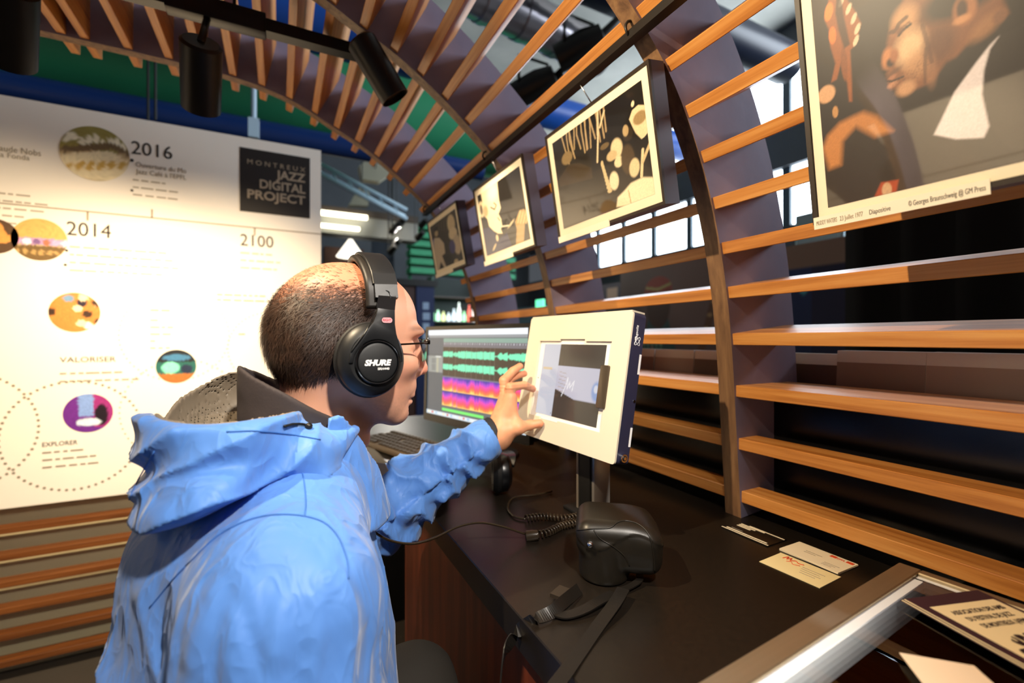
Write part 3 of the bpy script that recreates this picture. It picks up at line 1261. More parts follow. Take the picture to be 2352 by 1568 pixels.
# --- far one: two men on stage, lamp warmth put into its greys too
pic = Picture(1.51, 1.86, 0.262, 0.486, 0.592, 0.552, 'small dark photograph of two figures on stage, hung last before the panel', strip=(0.0, 0.62))
cv = Canvas(150, 110, '#201a14')
q = lambda pts: pic.P(pts, 960, 330, 4.9)
E = lambda x, y, rx, ry, c, **k: ellp(cv, pic, x, y, rx, ry, c, 960, 330, 4.9, **k)
vgrad(cv, '#3c3428', '#241c1c')
for i in range(7):
    cv.line(q([(200 + 28 * i, 830), (205 + 30 * i, 980)]), .014, '#6b5c44', op=.7)
cv.poly(q([(145, 1300), (150, 1130), (190, 1060), (240, 1060), (290, 1120), (305, 1230), (270, 1260), (320, 1390), (300, 1400), (255, 1330), (240, 1420), (205, 1430), (190, 1300)]), '#cdbda6', soft=.02)
E(205, 1010, 20, 36, '#b8a482')
E(200, 960, 24, 26, '#1a1510')
cv.poly(q([(150, 1090), (180, 1060), (175, 1300), (150, 1310)]), '#6a64a8', op=.6)
E(370, 900, 45, 110, '#d8c6a2')
E(390, 1010, 50, 70, '#e2d2b0')
E(440, 1130, 45, 120, '#c8b8a0')
E(385, 1160, 36, 80, '#38387c')
E(345, 1290, 40, 50, '#141010')
E(430, 1330, 26, 36, '#cbb894')
cv.grain(.1, 6)
pic.finish(cv)

# ================================================================== track lights under the arch
M_LAMP = mat('lamp_black_enamel', '#100e0c', rough=0.38)
M_LAMPIN = mat('lamp_reflector', '#8d7a58', rough=0.35, metal=0.7)
M_MOUTH = mat('lamp_mouth_dark', '#1a1612', rough=.25)
TY, TZ = 1.335, CAM_Z + 0.800
tk = empty('lighting_track', (0, TY, TZ), 'black lighting track crossing under the slatted ceiling', 'track')
bm = bmesh.new()
bm_box(bm, (-0.95, -0.017, -0.014), (0.205, 0.017, 0.018))
obj('track_profile', bm, M_LAMP, tk)
box('track_joint', (-0.24, -0.02, -0.02), (-0.03, 0.02, 0.03), M_LAMP, tk, bevel=0.003)
for x in (-0.7, -0.1):
    cyl('suspension_rod', (x, 0, 0.018), (x, 0, 0.098), 0.004, M_DARKMETAL, tk, seg=8)
NL = [0]


def track_lamp(top, aim, length, rad, label, power=0, color=WARM, cone=60, blend=.5, mount=None, size=.005, off=False):
    top = Vector(top)
    ax = (Vector(aim) - top).normalized()
    M = Matrix.Translation(top) @ ax.to_track_quat('-Z', 'Y').to_matrix().to_4x4()
    e = empty('spotlight', top, label, 'lamp', 'black cylinder spotlights under the arch')
    e.matrix_world = M
    L = length
    lathe('lamp_body', [(0.0, 0.0), (rad * .86, 0.0), (rad, -0.006), (rad, -L), (rad * .94, -L), (rad * .92, -L + .014), (0, -L + .014)], M_LAMP, e, seg=28)
    cyl('mouth_blank', (0, 0, -L + .0145), (0, 0, -L + .010), rad * .80, M_MOUTH, e, seg=20)  # dark disc added to keep any glow out of the lamp mouth
    if mount is not None:
        mp = M.inverted() @ Vector(mount)
        tube('stem', [Vector((0, 0, .0)), mp], 0.008, M_LAMP, e, n=8)
    if power:
        p = M @ Vector((0, 0, -L - .008))
        add_spot('booth_spotlight_offscreen' if off else 'spotlight_beam', p, p + ax, power, color, cone, blend, size)
    return e


# tilted lamp close to the slats
a = onY(828, 92, 1.20)
b = onY(908, 226, 1.20)
track_lamp(a, b, (b - a).length, 0.038, 'tilted black spotlight at the end of the lighting track', 14, WARM, 70, .7, mount=(0.19, TY, TZ))
a = onY(462, 95, 1.24)
b = onY(462, 248, 1.36)
track_lamp(a, b, (b - a).length, 0.042, 'black spotlight hanging before the green duct, turned to the panel', 76, WARM, 98, .9,
           mount=(a.x, TY, TZ - .014))
a = onY(22, -40, 1.20)
b = onY(22, 140, 1.32)
track_lamp(a, b, (b - a).length, 0.042, 'black spotlight at the outer end of the lighting track', 62, WARM, 98, .9,
           mount=(a.x, TY, TZ - .014))
# second track over the photographer, lighting the pictures and the man
tk2 = empty('lighting_track', (0, 0.52, CAM_Z + 0.84), 'black lighting track over the middle of the booth', 'track')
box('track_profile', (-1.1, -0.017, -0.014), (0.1, 0.017, 0.018), M_LAMP, tk2)
box('suspension_rod', (-.5, -.004, .018), (-.492, .004, .058), M_DARKMETAL, tk2)
track_lamp((-0.42, 0.52, CAM_Z + 0.79), (0.75, 0.70, CAM_Z - .12), 0.15, 0.045, 'black spotlight over the booth turned to the framed photographs', 54, WARM, 82, .6,
           mount=(-0.42, 0.52, CAM_Z + .826), size=.009, off=True)
track_lamp((-0.95, 0.52, CAM_Z + 0.79), (-2.3, 1.35, CAM_Z + .05), 0.15, 0.045, 'black spotlight over the booth turned to the open side', 210, WARM, 62, .8,
           mount=(-0.95, 0.52, CAM_Z + .826), off=True)

tk3 = empty('lighting_track', (0, -0.36, CAM_Z + 0.84), 'black lighting track over the display cabinet', 'track')
box('track_profile', (-0.5, -0.017, -0.014), (0.35, 0.017, 0.018), M_LAMP, tk3)
box('suspension_rod', (-.1, -.004, .018), (-.092, .004, .058), M_DARKMETAL, tk3)
track_lamp((0.16, -0.36, CAM_Z + 0.79), (0.10, 0.64, CAM_Z - .2), 0.15, 0.045, 'black spotlight over the display cabinet turned to the seated man', 66, (1.0, .92, .82), 66, .8,
           mount=(0.16, -0.36, CAM_Z + .826), size=.03, off=True)

# ================================================================== tablet kiosk on the counter
M_KIOSKW = mat('kiosk_cream_powdercoat', '#e0d5bf', rough=0.45, bump=((900, 900, 900), 0.08, 0.0003))
M_KIOSKN = mat('kiosk_navy_powdercoat', '#2b2c44', rough=0.42, bump=((900, 900, 900), 0.1, 0.0003))
M_WHITEPL = mat('white_plastic', '#f4f2ee', rough=0.25)
M_COVER = mat('home_cover_bronze', '#4c4236', rough=0.32, metal=0.3)
M_CHROME = mat('chrome', '#d8d8dc', rough=0.12, metal=1.0)
M_SLOT = mat('white_slot', '#f3f3f5', rough=0.4)
M_SCREEN = paint_mat('tablet_screen', rough=0.12, estr=0.62)

ka = -1.5224
kt = 0.1699
kex = Vector((math.cos(ka), math.sin(ka), 0))
kn = Vector((kex.y, -kex.x, 0))
kup = Vector((0, 0, 1)) * math.cos(kt) - kn * math.sin(kt)
KM = frame_M((0.5009, 0.7449, 1.1669), kex, kup)
kiosk = empty('tablet_kiosk', (0.55, 0.745, COUNTER), 'cream tablet kiosk with navy sides on a slim post beside the monitor', 'kiosk')
KI = Matrix.Translation((-0.55, -0.745, -COUNTER))


def kp(o):
    o.matrix_parent_inverse = KI
    return o


kx0, kx1, ky0, ky1 = -0.163, 0.158, -0.125, 0.132
kcx, kcy = (kx0 + kx1) / 2, (ky0 + ky1) / 2
kw, kh = kx1 - kx0, ky1 - ky0
# opening with stepped clips
ow, oh = 0.229, 0.160
op = [(-ow / 2, -oh / 2), (-.075, -oh / 2), (-.075, -oh / 2 - .004), (-.012, -oh / 2 - .004), (-.012, -oh / 2), (ow / 2, -oh / 2), (ow / 2, oh / 2), (.04, oh / 2),
      (.04, oh / 2 + .004), (-.04, oh / 2 + .004), (-.04, oh / 2), (-ow / 2, oh / 2)]
kp(prism('front_plate', rrect(kw, kh, 0.006, 3, kcx, kcy), 0.0035, M_KIOSKW, kiosk, M=KM @ Matrix.Translation((0, 0, -0.0035)), holes=[op]))
kp(box('top_lip', (kx0 + .004, ky1 - 0.0005, -0.0305), (kx1 - .004, ky1 + 0.0025, -0.001), M_KIOSKW, kiosk, M=KM))
side = kp(prism('side_body', rrect(kw, kh, 0.008, 4, kcx, kcy), 0.027, M_KIOSKN, kiosk, M=KM @ Matrix.Translation((0, 0, -0.0309)), holes=[[(-.119, -.085), (.119, -.085), (.119, .085), (-.119, .085)]]))
kp(box('back_plate', (kx0 + .01, ky0 + .01, -.0325), (kx1 - .01, ky1 - .01, -.0309), M_KIOSKN, kiosk, M=KM))
for (y0, y1) in ((.028, .062), (-.094, -.062)):
    kp(box('side_slot', (kx1 - 0.001, y0, -0.0305), (kx1 + 0.0006, y1, -0.0265), M_SLOT, kiosk, M=KM))
kp(cyl('side_screw', KM @ Vector((kx1 - .001, -.018, -.027)), KM @ Vector((kx1 + .0008, -.018, -.027)), .0028, M_CHROME, kiosk, seg=10))
# logo on the side: crossed loops and a small wordmark
SM = KM @ frame_M((kx1 + 0.0004, 0.083, -0.0165), (0, 1, 0), (0, 0, 1))
for rot in (38, -38):
    lp = []
    for t in np.linspace(0, 2 * math.pi, 25)[:-1]:
        x, y = 0.0085 * math.cos(t), 0.0032 * math.sin(t)
        c, s = math.cos(R(rot)), math.sin(R(rot))
        lp.append(SM @ Vector((x * c - y * s, x * s + y * c, 0.0003)))
    kp(tube('logo_loop', lp, 0.00055, M_SLOT, kiosk, n=5, closed=True))
kp(text('logo_wordmark', 'Nagooliz', 0.0065, M_SLOT, kiosk, M=SM @ Matrix.Translation((0.001, 0.0012, 0)), fit=0.026, bold=0.0001))
# lock
kp(cyl('lock_barrel', KM @ Vector((kx1 - .002, ky0 + .0125, -.0155)), KM @ Vector((kx1 + .006, ky0 + .0125, -.0155)), .0068, M_CHROME, kiosk, seg=20))
lk = kp(cyl('lock_keyway', KM @ Vector((kx1 + .0055, ky0 + .0125, -.0155)), KM @ Vector((kx1 + .0068, ky0 + .0125, -.0155)), .0045, M_DARKMETAL, kiosk, seg=16))
kp(cyl('lock_core', KM @ Vector((kx1 + .006, ky0 + .0125, -.0155)), KM @ Vector((kx1 + .0074, ky0 + .0125, -.0155)), .0028, M_CHROME, kiosk, seg=14))
# home button cover
kp(prism('button_cover', rrect(0.0215, 0.076, 0.0035, 4, 0.1085, -0.001), 0.006, M_COVER, kiosk, M=KM @ Matrix.Translation((0, 0, -0.002)), bevel=0.001))
# post
kp(box('post', (0.545, 0.715, COUNTER + .008), (0.585, 0.765, 1.09), mat('post_pale_steel', '#b9b2aa', rough=.3, metal=.6), kiosk, bevel=.002))
kp(box('post_face', (0.540, 0.722, COUNTER + .008), (0.546, 0.758, 1.09), M_BLACK, kiosk))
kp(box('post_trim', (0.5385, 0.7585, COUNTER + .008), (0.547, 0.7645, 1.09), mat('post_trim_pale', '#a89c90', rough=.35, metal=.5), kiosk))
kp(box('post_bracket', (0.535, 0.70, 1.07), (0.60, 0.79, 1.13), M_BLACK, kiosk, bevel=.004))
kp(box('base_plate', (0.522, 0.69, COUNTER), (0.61, 0.79, COUNTER + .008), M_BLACK, kiosk, bevel=.003))
# tablet held in the kiosk
tab = empty('tablet', KM @ Vector((0, 0, -.01)), 'white-bezel tablet showing a pale page, held in the cream kiosk', 'tablet')
TI = Matrix.Translation(-(KM @ Vector((0, 0, -.01))))
t1 = prism('tablet_body', rrect(0.236, 0.167, 0.008, 4), 0.006, M_WHITEPL, tab, M=KM @ Matrix.Translation((0, 0, -.0105)))
t1.matrix_parent_inverse = TI
cv = Canvas(120, 90, '#3a352e')
cv.rect(0, 0, .30, 1, '#d9dce8')
cv.poly([(.30, .38), (.30, .70), (1, .70), (1, .28), (.62, .28)], '#d3d2e2')
cv.rect(.03, .63, .2, .67, '#e8cfa8')
for i in range(6):
    cv.line([(.34, .62 - .05 * i), (.46, .60 - .05 * i)], .005, '#b9a898', op=.7)
cv.line([(.42, .30), (.47, .44), (.49, .55), (.50, .40), (.53, .50), (.54, .42), (.60, .52), (.58, .38)], .008, '#fbfbff')
cv.ell(.94, .42, .07, .12, '#93aee0', soft=.4)
cv.ell(.93, .45, .03, .05, '#e2e6f4', soft=.4)
cv.rect(.27, 0.03, .285, .055, '#3c4c66')
me = cv.mesh('screen', 0.197, 0.148)
me.transform(KM @ Matrix.Translation((0, 0, -0.0041)))
s_ = obj('screen', me, M_SCREEN, tab)
s_.matrix_parent_inverse = TI
c_ = cyl('camera_lens', KM @ Vector((-.107, 0, -.0046)), KM @ Vector((-.107, 0, -.0040)), .0012, M_BLACK, tab, seg=8)
c_.matrix_parent_inverse = TI

# ================================================================== monitor with an audio editor
ma = -1.3212
mex = Vector((math.cos(ma), math.sin(ma), 0))
mn = Vector((mex.y, -mex.x, 0))
MM = frame_M((0.4992, 1.2409, 1.1423), mex, Vector((0, 0, 1)) * math.cos(.028) - mn * math.sin(.028))
mbase = Vector((0.56, 1.26, COUNTER))
mon = empty('monitor', mbase, 'black monitor showing green waveforms above a pink and orange spectrogram', 'monitor')
MI = Matrix.Translation(-mbase)


def mp_(o):
    o.matrix_parent_inverse = MI
    return o


mw, mh = 0.486, 0.272
mp_(prism('bezel', rrect(mw + .026, mh + .036, .006, 3, 0, -.006), .016, M_BLACKGLOSS, mon, M=MM @ Matrix.Translation((0, 0, -.0135)),
          holes=[[(-mw / 2, -mh / 2), (mw / 2, -mh / 2), (mw / 2, mh / 2), (-mw / 2, mh / 2)]]))
mp_(box('back_shell', (-mw / 2 - .01, -mh / 2 - .02, -.045), (mw / 2 + .01, mh / 2 + .008, -.0136), M_BLACK, mon, bevel=.01, M=MM))
mp_(cyl('stand_neck', (0.575, 1.262, COUNTER + .012), (0.548, 1.252, 1.08), .022, M_BLACK, mon))
mp_(lathe('stand_foot', [(0, .012), (.03, .012), (.095, .006), (.098, 0), (0, 0)], M_BLACK, mon, M=Matrix.Translation(mbase)))
mp_(box('maker_plate', (.05, -mh / 2 - .013, .0026), (.085, -mh / 2 - .007, .0032), mat('maker_plate_grey', '#6a655c', rough=.4), mon, M=MM))
cv = Canvas(230, 130, '#4f565c')
cv.rect(0, .945, 1, 1, '#e6ecf2')
cv.rect(0, .91, 1, .945, '#8b8f93')
cv.rect(.19, .86, 1, .905, '#7f9c90')
cv.rect(.19, .80, 1, .86, '#6d6a70')
for i in range(34):
    cv.rect(.2 + i * .0235, .83, .206 + i * .0235, .845, '#b9bcc4')
cv.rect(0, .72, .185, .90, '#555c63')
cv.rect(0, .50, .185, .69, '#8b8f8c')
for i in range(9):
    cv.rect(.05, .52 + i * .017, .10, .528 + i * .017, '#595e60')
cv.rect(.11, .5, .135, .67, '#a8a690')
cv.rect(.10, .675, .165, .69, '#cfd2cc')
cv.rect(.19, .47, 1, .80, '#3c3126')
rg = np.random.default_rng(11)
wx = cv.x
prof = np.interp(wx, [.19, .2, .30, .305, .315, .35, .355, .36, .52, .525, .72, .725, .74, .78, .79, .83, .84, .85, .99, 1],
                 [.6, .75, .75, .1, .55, .6, .1, .85, .9, .85, .95, .2, .1, .9, .5, .95, .2, .6, .95, .2])
jit = np.repeat(rg.uniform(.75, 1.05, (1, cv.w)), cv.h, 0)
for cy in (.72, .575):
    cv.blend(((np.abs(cv.y - cy) < .047 * prof * jit) & (wx > .19)).astype(float), '#74e4b4')
for x in (.255, .33, .39, .44, .5, .55, .615, .68, .72, .8, .87):
    cv.rect(x, .47, x + .003, .80, '#6c6258', op=.7)
cv.rect(.19, .645, 1, .649, '#6c6258')
cv.rect(.19, .455, 1, .47, '#6a6a78')
band = np.repeat(np.convolve(rg.normal(0, 1, cv.w + 8), np.ones(9) / 3, 'valid')[None, :cv.w], cv.h, 0)
for (b0, b1) in ((.295, .455), (.125, .285)):
    t = np.clip((cv.y - b0) / (b1 - b0), 0, 1)
    stops = np.array([srgb(c) for c in ('#ffd873', '#ff7a3a', '#ff4a5c', '#f0409a', '#a03ac4', '#3f2a9a')])
    tt = np.clip(t + .11 * band * (t > .05), 0, 1) * 5
    i0 = np.clip(tt.astype(int), 0, 4)
    fr_ = (tt - i0)[..., None]
    colr = stops[i0] * (1 - fr_) + stops[i0 + 1] * fr_
    m_ = ((cv.y >= b0) & (cv.y <= b1) & (cv.x > .19))
    cv.a[m_] = colr[m_]
for x in (.305, .353):
    cv.rect(x, .125, x + .008, .455, '#7a3ab0', op=.75)
cv.rect(.19, .285, 1, .295, '#2a1f7a')
cv.rect(.19, .095, 1, .125, '#5b5f63')
cv.rect(.19, .068, .63, .098, '#6ee06a')
cv.rect(0, 0, 1, .045, '#cdd9e0')
for i in range(12):
    cv.rect(.02 + i * .045, .012, .04 + i * .045, .034, ['#e8d9b8', '#c84c40', '#8fb8d8', '#d8dfe4'][i % 4])
me = cv.mesh('screen', mw, mh)
me.transform(MM @ Matrix.Translation((0, 0, -.001)))
mp_(obj('screen', me, paint_mat('monitor_screen', rough=.3, estr=1.0), mon))

# ================================================================== keyboard
KBM = frame_M((0.365, 1.40, COUNTER + .0165), (0.30, -0.955, 0), (0.955, 0.30, 0.04))
kb = empty('keyboard', KBM.translation, 'beige-brown keyboard with dark keys in front of the monitor', 'keyboard')
kb.matrix_world = KBM
M_KB = mat('keyboard_shell', '#6f5d45', rough=.5)
M_KEY = mat('keyboard_keys', '#3f3529', rough=.55)
box('keyboard_shell', (-.215, -.075, -.012), (.215, .075, .006), M_KB, kb, bevel=.005)
bm = bmesh.new()
bm_box(bm, (-.0075, -.0078, 0), (.0075, .0078, .006), bevel=.0018, seg=1)
kme = bpy.data.meshes.new('key')
bm.to_mesh(kme)
bm.free()
for r_ in range(6):
    for c_i in range(21):
        if (r_ * 7 + c_i) % 23 == 5 or c_i in (15, 18) and r_ in (2,):
            continue
        o = obj('key', kme, M_KEY, kb)
        o.location = (-.198 + c_i * .0198, -.058 + r_ * .0205 + (.006 if r_ == 5 else 0), .005)

# ================================================================== spare headphones lying on the counter
M_CUSH = mat('headphone_cushion', '#0b0b0c', rough=.6)
M_HPB = mat('headphone_shell', '#0e0e10', rough=.28)


def spare_headphones(c, rz, label):
    e = empty('headphones', c, label, 'headphones', 'spare headphones on the counter', rot=(0, 0, rz))
    for s in (-1, 1):
        Mx = Matrix.Translation((0.07 * s, 0, .047)) @ Matrix.Rotation(R(90 * s), 4, 'Y')
        cup = lathe('ear_cup', [(0, .022), (.03, .02), (.041, .012), (.044, .0), (.043, -.004), (0, -.004)], M_HPB, e, M=Mx)
        lathe('ear_cushion', [(.018, -.004), (.044, -.004), (.047, -.013), (.04, -.022), (.026, -.022), (.02, -.012)], M_CUSH, e, M=Mx)
    pts = [(-.085, 0, .06), (-.092, .03, .075), (-.08, .085, .07), (-.045, .125, .05), (0, .138, .042), (.045, .125, .05), (.08, .085, .07), (.092, .03, .075), (.085, 0, .06)]
    me = sweep_mesh('headband', catmull(pts, 6), rect_prof(.026, .007))
    obj('headband', me, M_HPB, e, smooth=False)
    return e


spare_headphones((0.385, 0.955, COUNTER), R(-20), 'black headphones lying under the outstretched blue sleeve beside the kiosk post')

# ================================================================== coiled leads and thin cable
M_COIL = mat('coiled_lead', '#2e251a', rough=.25)


def coil(name, pts, turns, rc, rw, parent):
    path = catmull(pts, 24)
    n = turns * 10
    L = [0]
    for a_, b_ in zip(path[:-1], path[1:]):
        L.append(L[-1] + (b_ - a_).length)
    out = []
    for i in range(n + 1):
        s = L[-1] * i / n
        j = max(0, min(len(path) - 2, int(np.searchsorted(L, s) - 1)))
        f = (s - L[j]) / max(L[j + 1] - L[j], 1e-9)
        p = path[j].lerp(path[j + 1], f)
        t = (path[j + 1] - path[j]).normalized()
        a_ = Vector((0, 0, 1)).cross(t).normalized()
        b_ = t.cross(a_)
        th = 2 * math.pi * turns * i / n
        out.append(p + a_ * (rc * math.cos(th)) + b_ * (rc * math.sin(th)))
    return tube(name, out, rw, M_COIL, parent, n=6)


ld = empty('coiled_cable', onZ(1280, 1200, COUNTER), 'black coiled headphone lead looped on the counter behind the camera case', 'cable')
LI = Matrix.Translation(-onZ(1280, 1200, COUNTER))
zc = COUNTER + .0075
for (pts, tn) in (([(1208, 1190), (1250, 1186), (1300, 1190), (1345, 1180), (1380, 1172)], 24), ([(1222, 1228), (1255, 1224), (1290, 1208), (1330, 1200), (1375, 1192)], 22)):
    o = coil('coil', [onZ(x, y, zc) for x, y in pts], tn, .0060, .0019, ld)
    o.matrix_parent_inverse = LI
o = tube('lead_bend', [onZ(x, y, COUNTER + .004) for x, y in ((1208, 1192), (1180, 1185), (1166, 1165), (1180, 1143), (1230, 1136), (1268, 1128))], .0024, M_COIL, ld, smooth_n=6)
o.matrix_parent_inverse = LI
pc = onZ(1220, 1230, COUNTER + .008)
o = lathe('plug_sleeve', [(0, .012), (.0085, .012), (.0095, .004), (.0095, -.008), (.006, -.01), (.0045, -.006), (0, -.006)], M_COIL, ld,
          M=Matrix.Translation(pc) @ Matrix.Rotation(R(80), 4, 'Y') @ Matrix.Rotation(R(30), 4, 'X'))
o.matrix_parent_inverse = LI

# ================================================================== business cards
M_CARDK = mat('card_black', '#15110d', rough=.35)
M_CARDW = mat('card_ivory', '#f5e9cc', rough=.55)
M_CARDY = mat('card_cream', '#f3e2ad', rough=.55)
M_CARDRED = mat('card_red', '#e0522c', rough=.55)


def card_frame(pa, pb, pd):
    """corner a, b along the long edge, d along the short edge (pixels on the counter)"""
    a_, b_, d_ = (onZ(*p, COUNTER) for p in (pa, pb, pd))
    ex = b_ - a_
    ey = d_ - a_
    w = ex.length
    M_ = frame_M(a_, ex, ey)
    h = abs((M_.inverted() @ d_).y)
    return M_, w, h


def card_stack(name, label, M_, w, h, n, m, group=None):
    e = empty(name, M_.translation, label, 'business card', group)
    e.matrix_world = M_
    rg = random.Random(n * 7 + len(label))
    for i in range(n):
        z = i * .0011
        rot = Matrix.Rotation(R(rg.uniform(-.8, .8) if i < n - 1 else 0), 4, 'Z')
        box('card', (0, 0, z), (w, h, z + .0009), m, e, M=rot)
    return e, n * .0011


CM, cw, ch = card_frame((1657, 1211), (1763, 1256), (1700, 1199))
e, z = card_stack('business_cards', 'black business cards with white lettering on the counter at the rib foot', CM, cw, ch, 2, M_CARDK)
box('edge_stripe', (0, .0005, z - .0002), (cw, ch * .055, z + .0002), M_CARDW, e)
box('edge_stripe', (cw * .06, ch * .12, z - .0002), (cw * .93, ch * .18, z + .0002), M_CARDW, e)
box('edge_stripe', (cw * .26, ch * .88, z - .0002), (cw * .99, ch * .93, z + .0002), M_CARDW, e)
for k, f in enumerate((.52, .36, .30)):
    box('print_line', (cw * .10, ch * (.80 - .11 * k), z - .0002), (cw * (.10 + f), ch * (.86 - .11 * k), z + .0002), M_CARDW, e)
box('print_line', (cw * .12, ch * .26, z - .0002), (cw * .37, ch * .29, z + .0002), M_INKPALE, e)

CM, cw, ch = card_frame((1790, 1263), (1925, 1320), (1828, 1244))
e, z = card_stack('business_cards', 'ivory business cards with red corner marks on the counter', CM, cw, ch, 3, M_CARDW)
for (x0, x1) in ((.60, .70), (.86, .97)):
    box('red_mark', (cw * x0, ch * .80, z - .0002), (cw * x1, ch * .93, z + .0002), M_CARDRED, e)
text('card_lettering', 'EPFL', .008, M_CARDRED, e, M=Matrix.Translation((cw * .715, ch * .80, z)), fit=cw * .13, depth=.0003)
for k, f in enumerate((.28, .2)):
    box('print_line', (cw * .28, ch * (.55 - .1 * k), z - .0002), (cw * (.28 + f), ch * (.57 - .1 * k), z + .0001), M_INKPALE, e)
for k in range(3):
    box('print_line', (cw * .68, ch * (.30 - .08 * k), z - .0002), (cw * (.92 - .04 * k), ch * (.32 - .08 * k), z + .0001), M_INKFAINT, e)

CM, cw, ch = card_frame((1744, 1290), (1883, 1351), (1789, 1268))
e, z = card_stack('business_cards', 'cream business card with a red handwritten logo on the counter', CM, cw, ch, 1, M_CARDY)
tube('handwritten_logo', [Vector((cw * x, ch * y, z + .0003)) for x, y in ((.14, .72), (.18, .92), (.20, .74), (.24, .9), (.26, .74), (.33, .84), (.40, .76), (.48, .8))], .0006,
     M_CARDRED, e, n=5, smooth_n=4)
tube('handwritten_logo', [Vector((cw * x, ch * y, z + .0003)) for x, y in ((.24, .62), (.30, .7), (.36, .6), (.46, .66))], .0004, M_CARDRED, e, n=5, smooth_n=4)
for k in range(4):
    box('print_line', (cw * (.50 + .02 * k), ch * (.66 - .11 * k), z - .0002), (cw * (.86 - .05 * (k % 2)), ch * (.68 - .11 * k), z + .0001), M_INKFAINT, e)

# ================================================================== glass display cabinet
DT = 0.98
dx0, dx1, dy0, dy1 = 0.16, 0.668, -0.55, 0.277
cab = empty('display_cabinet', (dx1, dy1, 0), 'aluminium-framed glass display cabinet standing at the end of the counter', 'cabinet')
CI = Matrix.Translation((-dx1, -dy1, 0))
cab.rotation_euler = (0, 0, R(3.8))


M_CABW = mat('cabinet_white_profile', '#e3e8f2', rough=.35)


def cb(o):
    o.matrix_parent_inverse = CI
    return o


bw = 0.0215
for (lo, hi) in (((dx0, dy1 - bw, DT - .018), (dx1, dy1, DT)), ((dx0, dy0, DT - .018), (dx1, dy0 + bw, DT)),
                 ((dx0, dy0 + bw, DT - .018), (dx0 + bw, dy1 - bw, DT)), ((dx1 - bw * .62, dy0 + bw, DT - .018), (dx1, dy1 - bw, DT))):
    cb(box('top_rail', lo, hi, M_ALU, cab, bevel=.0012, seg=1))
# pale inner channels holding the glass
for (lo, hi) in (((dx0 + .03, dy1 - bw - .010, DT - .016), (dx1 - .02, dy1 - bw + .001, DT - .004)), ((dx1 - bw * .62 - .010, dy0 + bw, DT - .016), (dx1 - bw * .62 + .001, dy1 - bw, DT - .004))):
    cb(box('glazing_channel', lo, hi, M_CABW, cab))
    cb(box('glazing_gasket', (lo[0], lo[1] - (.002 if lo[0] < .4 else 0), hi[2] + .0003), (hi[0], hi[1], hi[2] + .0012), M_DARKMETAL, cab)) if False else None
for (x, y) in ((dx1 - .032, dy1 - .046), (dx0 + .012, dy1 - .046), (dx1 - .032, dy0 + .02), (dx0 + .012, dy0 + .02)):
    cb(box('corner_post', (x, y, 0.46), (x + .022, y + .022, DT - .018), M_CABW, cab, bevel=.003))
    cb(box('post_groove', (x - .006, y + .004, 0.46), (x, y + .014, DT - .018), mat('groove_grey', '#b6bfcc', rough=.4), cab))
G_SHEET = glass_mat('sheet_glass', (.96, .98, .97))
cb(box('glass_top', (dx0 + .03, dy0 + .03, DT - .010), (dx1 - .02, dy1 - .03, DT - .004), G_SHEET, cab))
cb(box('glass_side', (dx0 + .008, dy0 + .03, .46), (dx0 + .013, dy1 - .03, DT - .018), G_SHEET, cab))
cb(box('glass_side', (dx1 - .013, dy0 + .03, .46), (dx1 - .008, dy1 - .03, DT - .018), G_SHEET, cab))
cb(box('base_box', (dx0, dy0, 0), (dx1, dy1 - .008, .46), M_BLACK, cab))
cb(box('back_board', (dx0 + .01, dy1 - .020, .46), (dx1 - .01, dy1 - .012, DT - .02), mat('cabinet_back_dark', '#1a1a18', rough=.5), cab))

# leaflets on the glass
M_PLUM = mat('leaflet_plum', '#3a2430', rough=.4)
M_LEAF = mat('leaflet_ivory', '#f3dfb6', rough=.5)


def leaflet_frame(pa, pb, pc, zz):
    a_, b_, c_ = (onZ(*p, zz) for p in (pa, pb, pc))
    return frame_M(a_, b_ - a_, a_ - c_), (b_ - a_).length


LMx, lw = leaflet_frame((2074, 1379), (2243, 1358), (2352, 1540), DT + .0006)
e = empty('leaflet_stack', LMx.translation, 'stack of plum and ivory festival leaflets on the glass cabinet', 'leaflet')
e.matrix_world = LMx
lh = lw * 2.1
for i in range(5):
    box('leaflet', (-.0008 * (4 - i), -lh, i * .0007), (lw - .0006 * i, -.0006 * i, i * .0007 + .0005), M_PLUM if i % 2 == 0 else M_LEAF, e)
z = 4 * .0007 + .0005
box('cover_panel', (lw * .09, -lh + lw * .1, z - .0002), (lw * .93, -lw * .20, z + .0001), M_LEAF, e)
M_LTX = mat('leaflet_ink', '#2b1a22', rough=.6)


def leaf_text(t, x0, x1, y, sz):
    return text('leaflet_title', t, sz, M_LTX, e, M=Matrix.Translation((lw * x0, -lw * y, z + .0002)), fit=lw * (x1 - x0), depth=.0002, bold=.0002)


leaf_text('ASSOCIATION DES AMIS', .20, .86, .36, .0080)
leaf_text('DU FESTIVAL DE JAZZ', .24, .80, .47, .0080)
leaf_text('DE MONTREUX (AFJM)', .26, .82, .58, .0080)
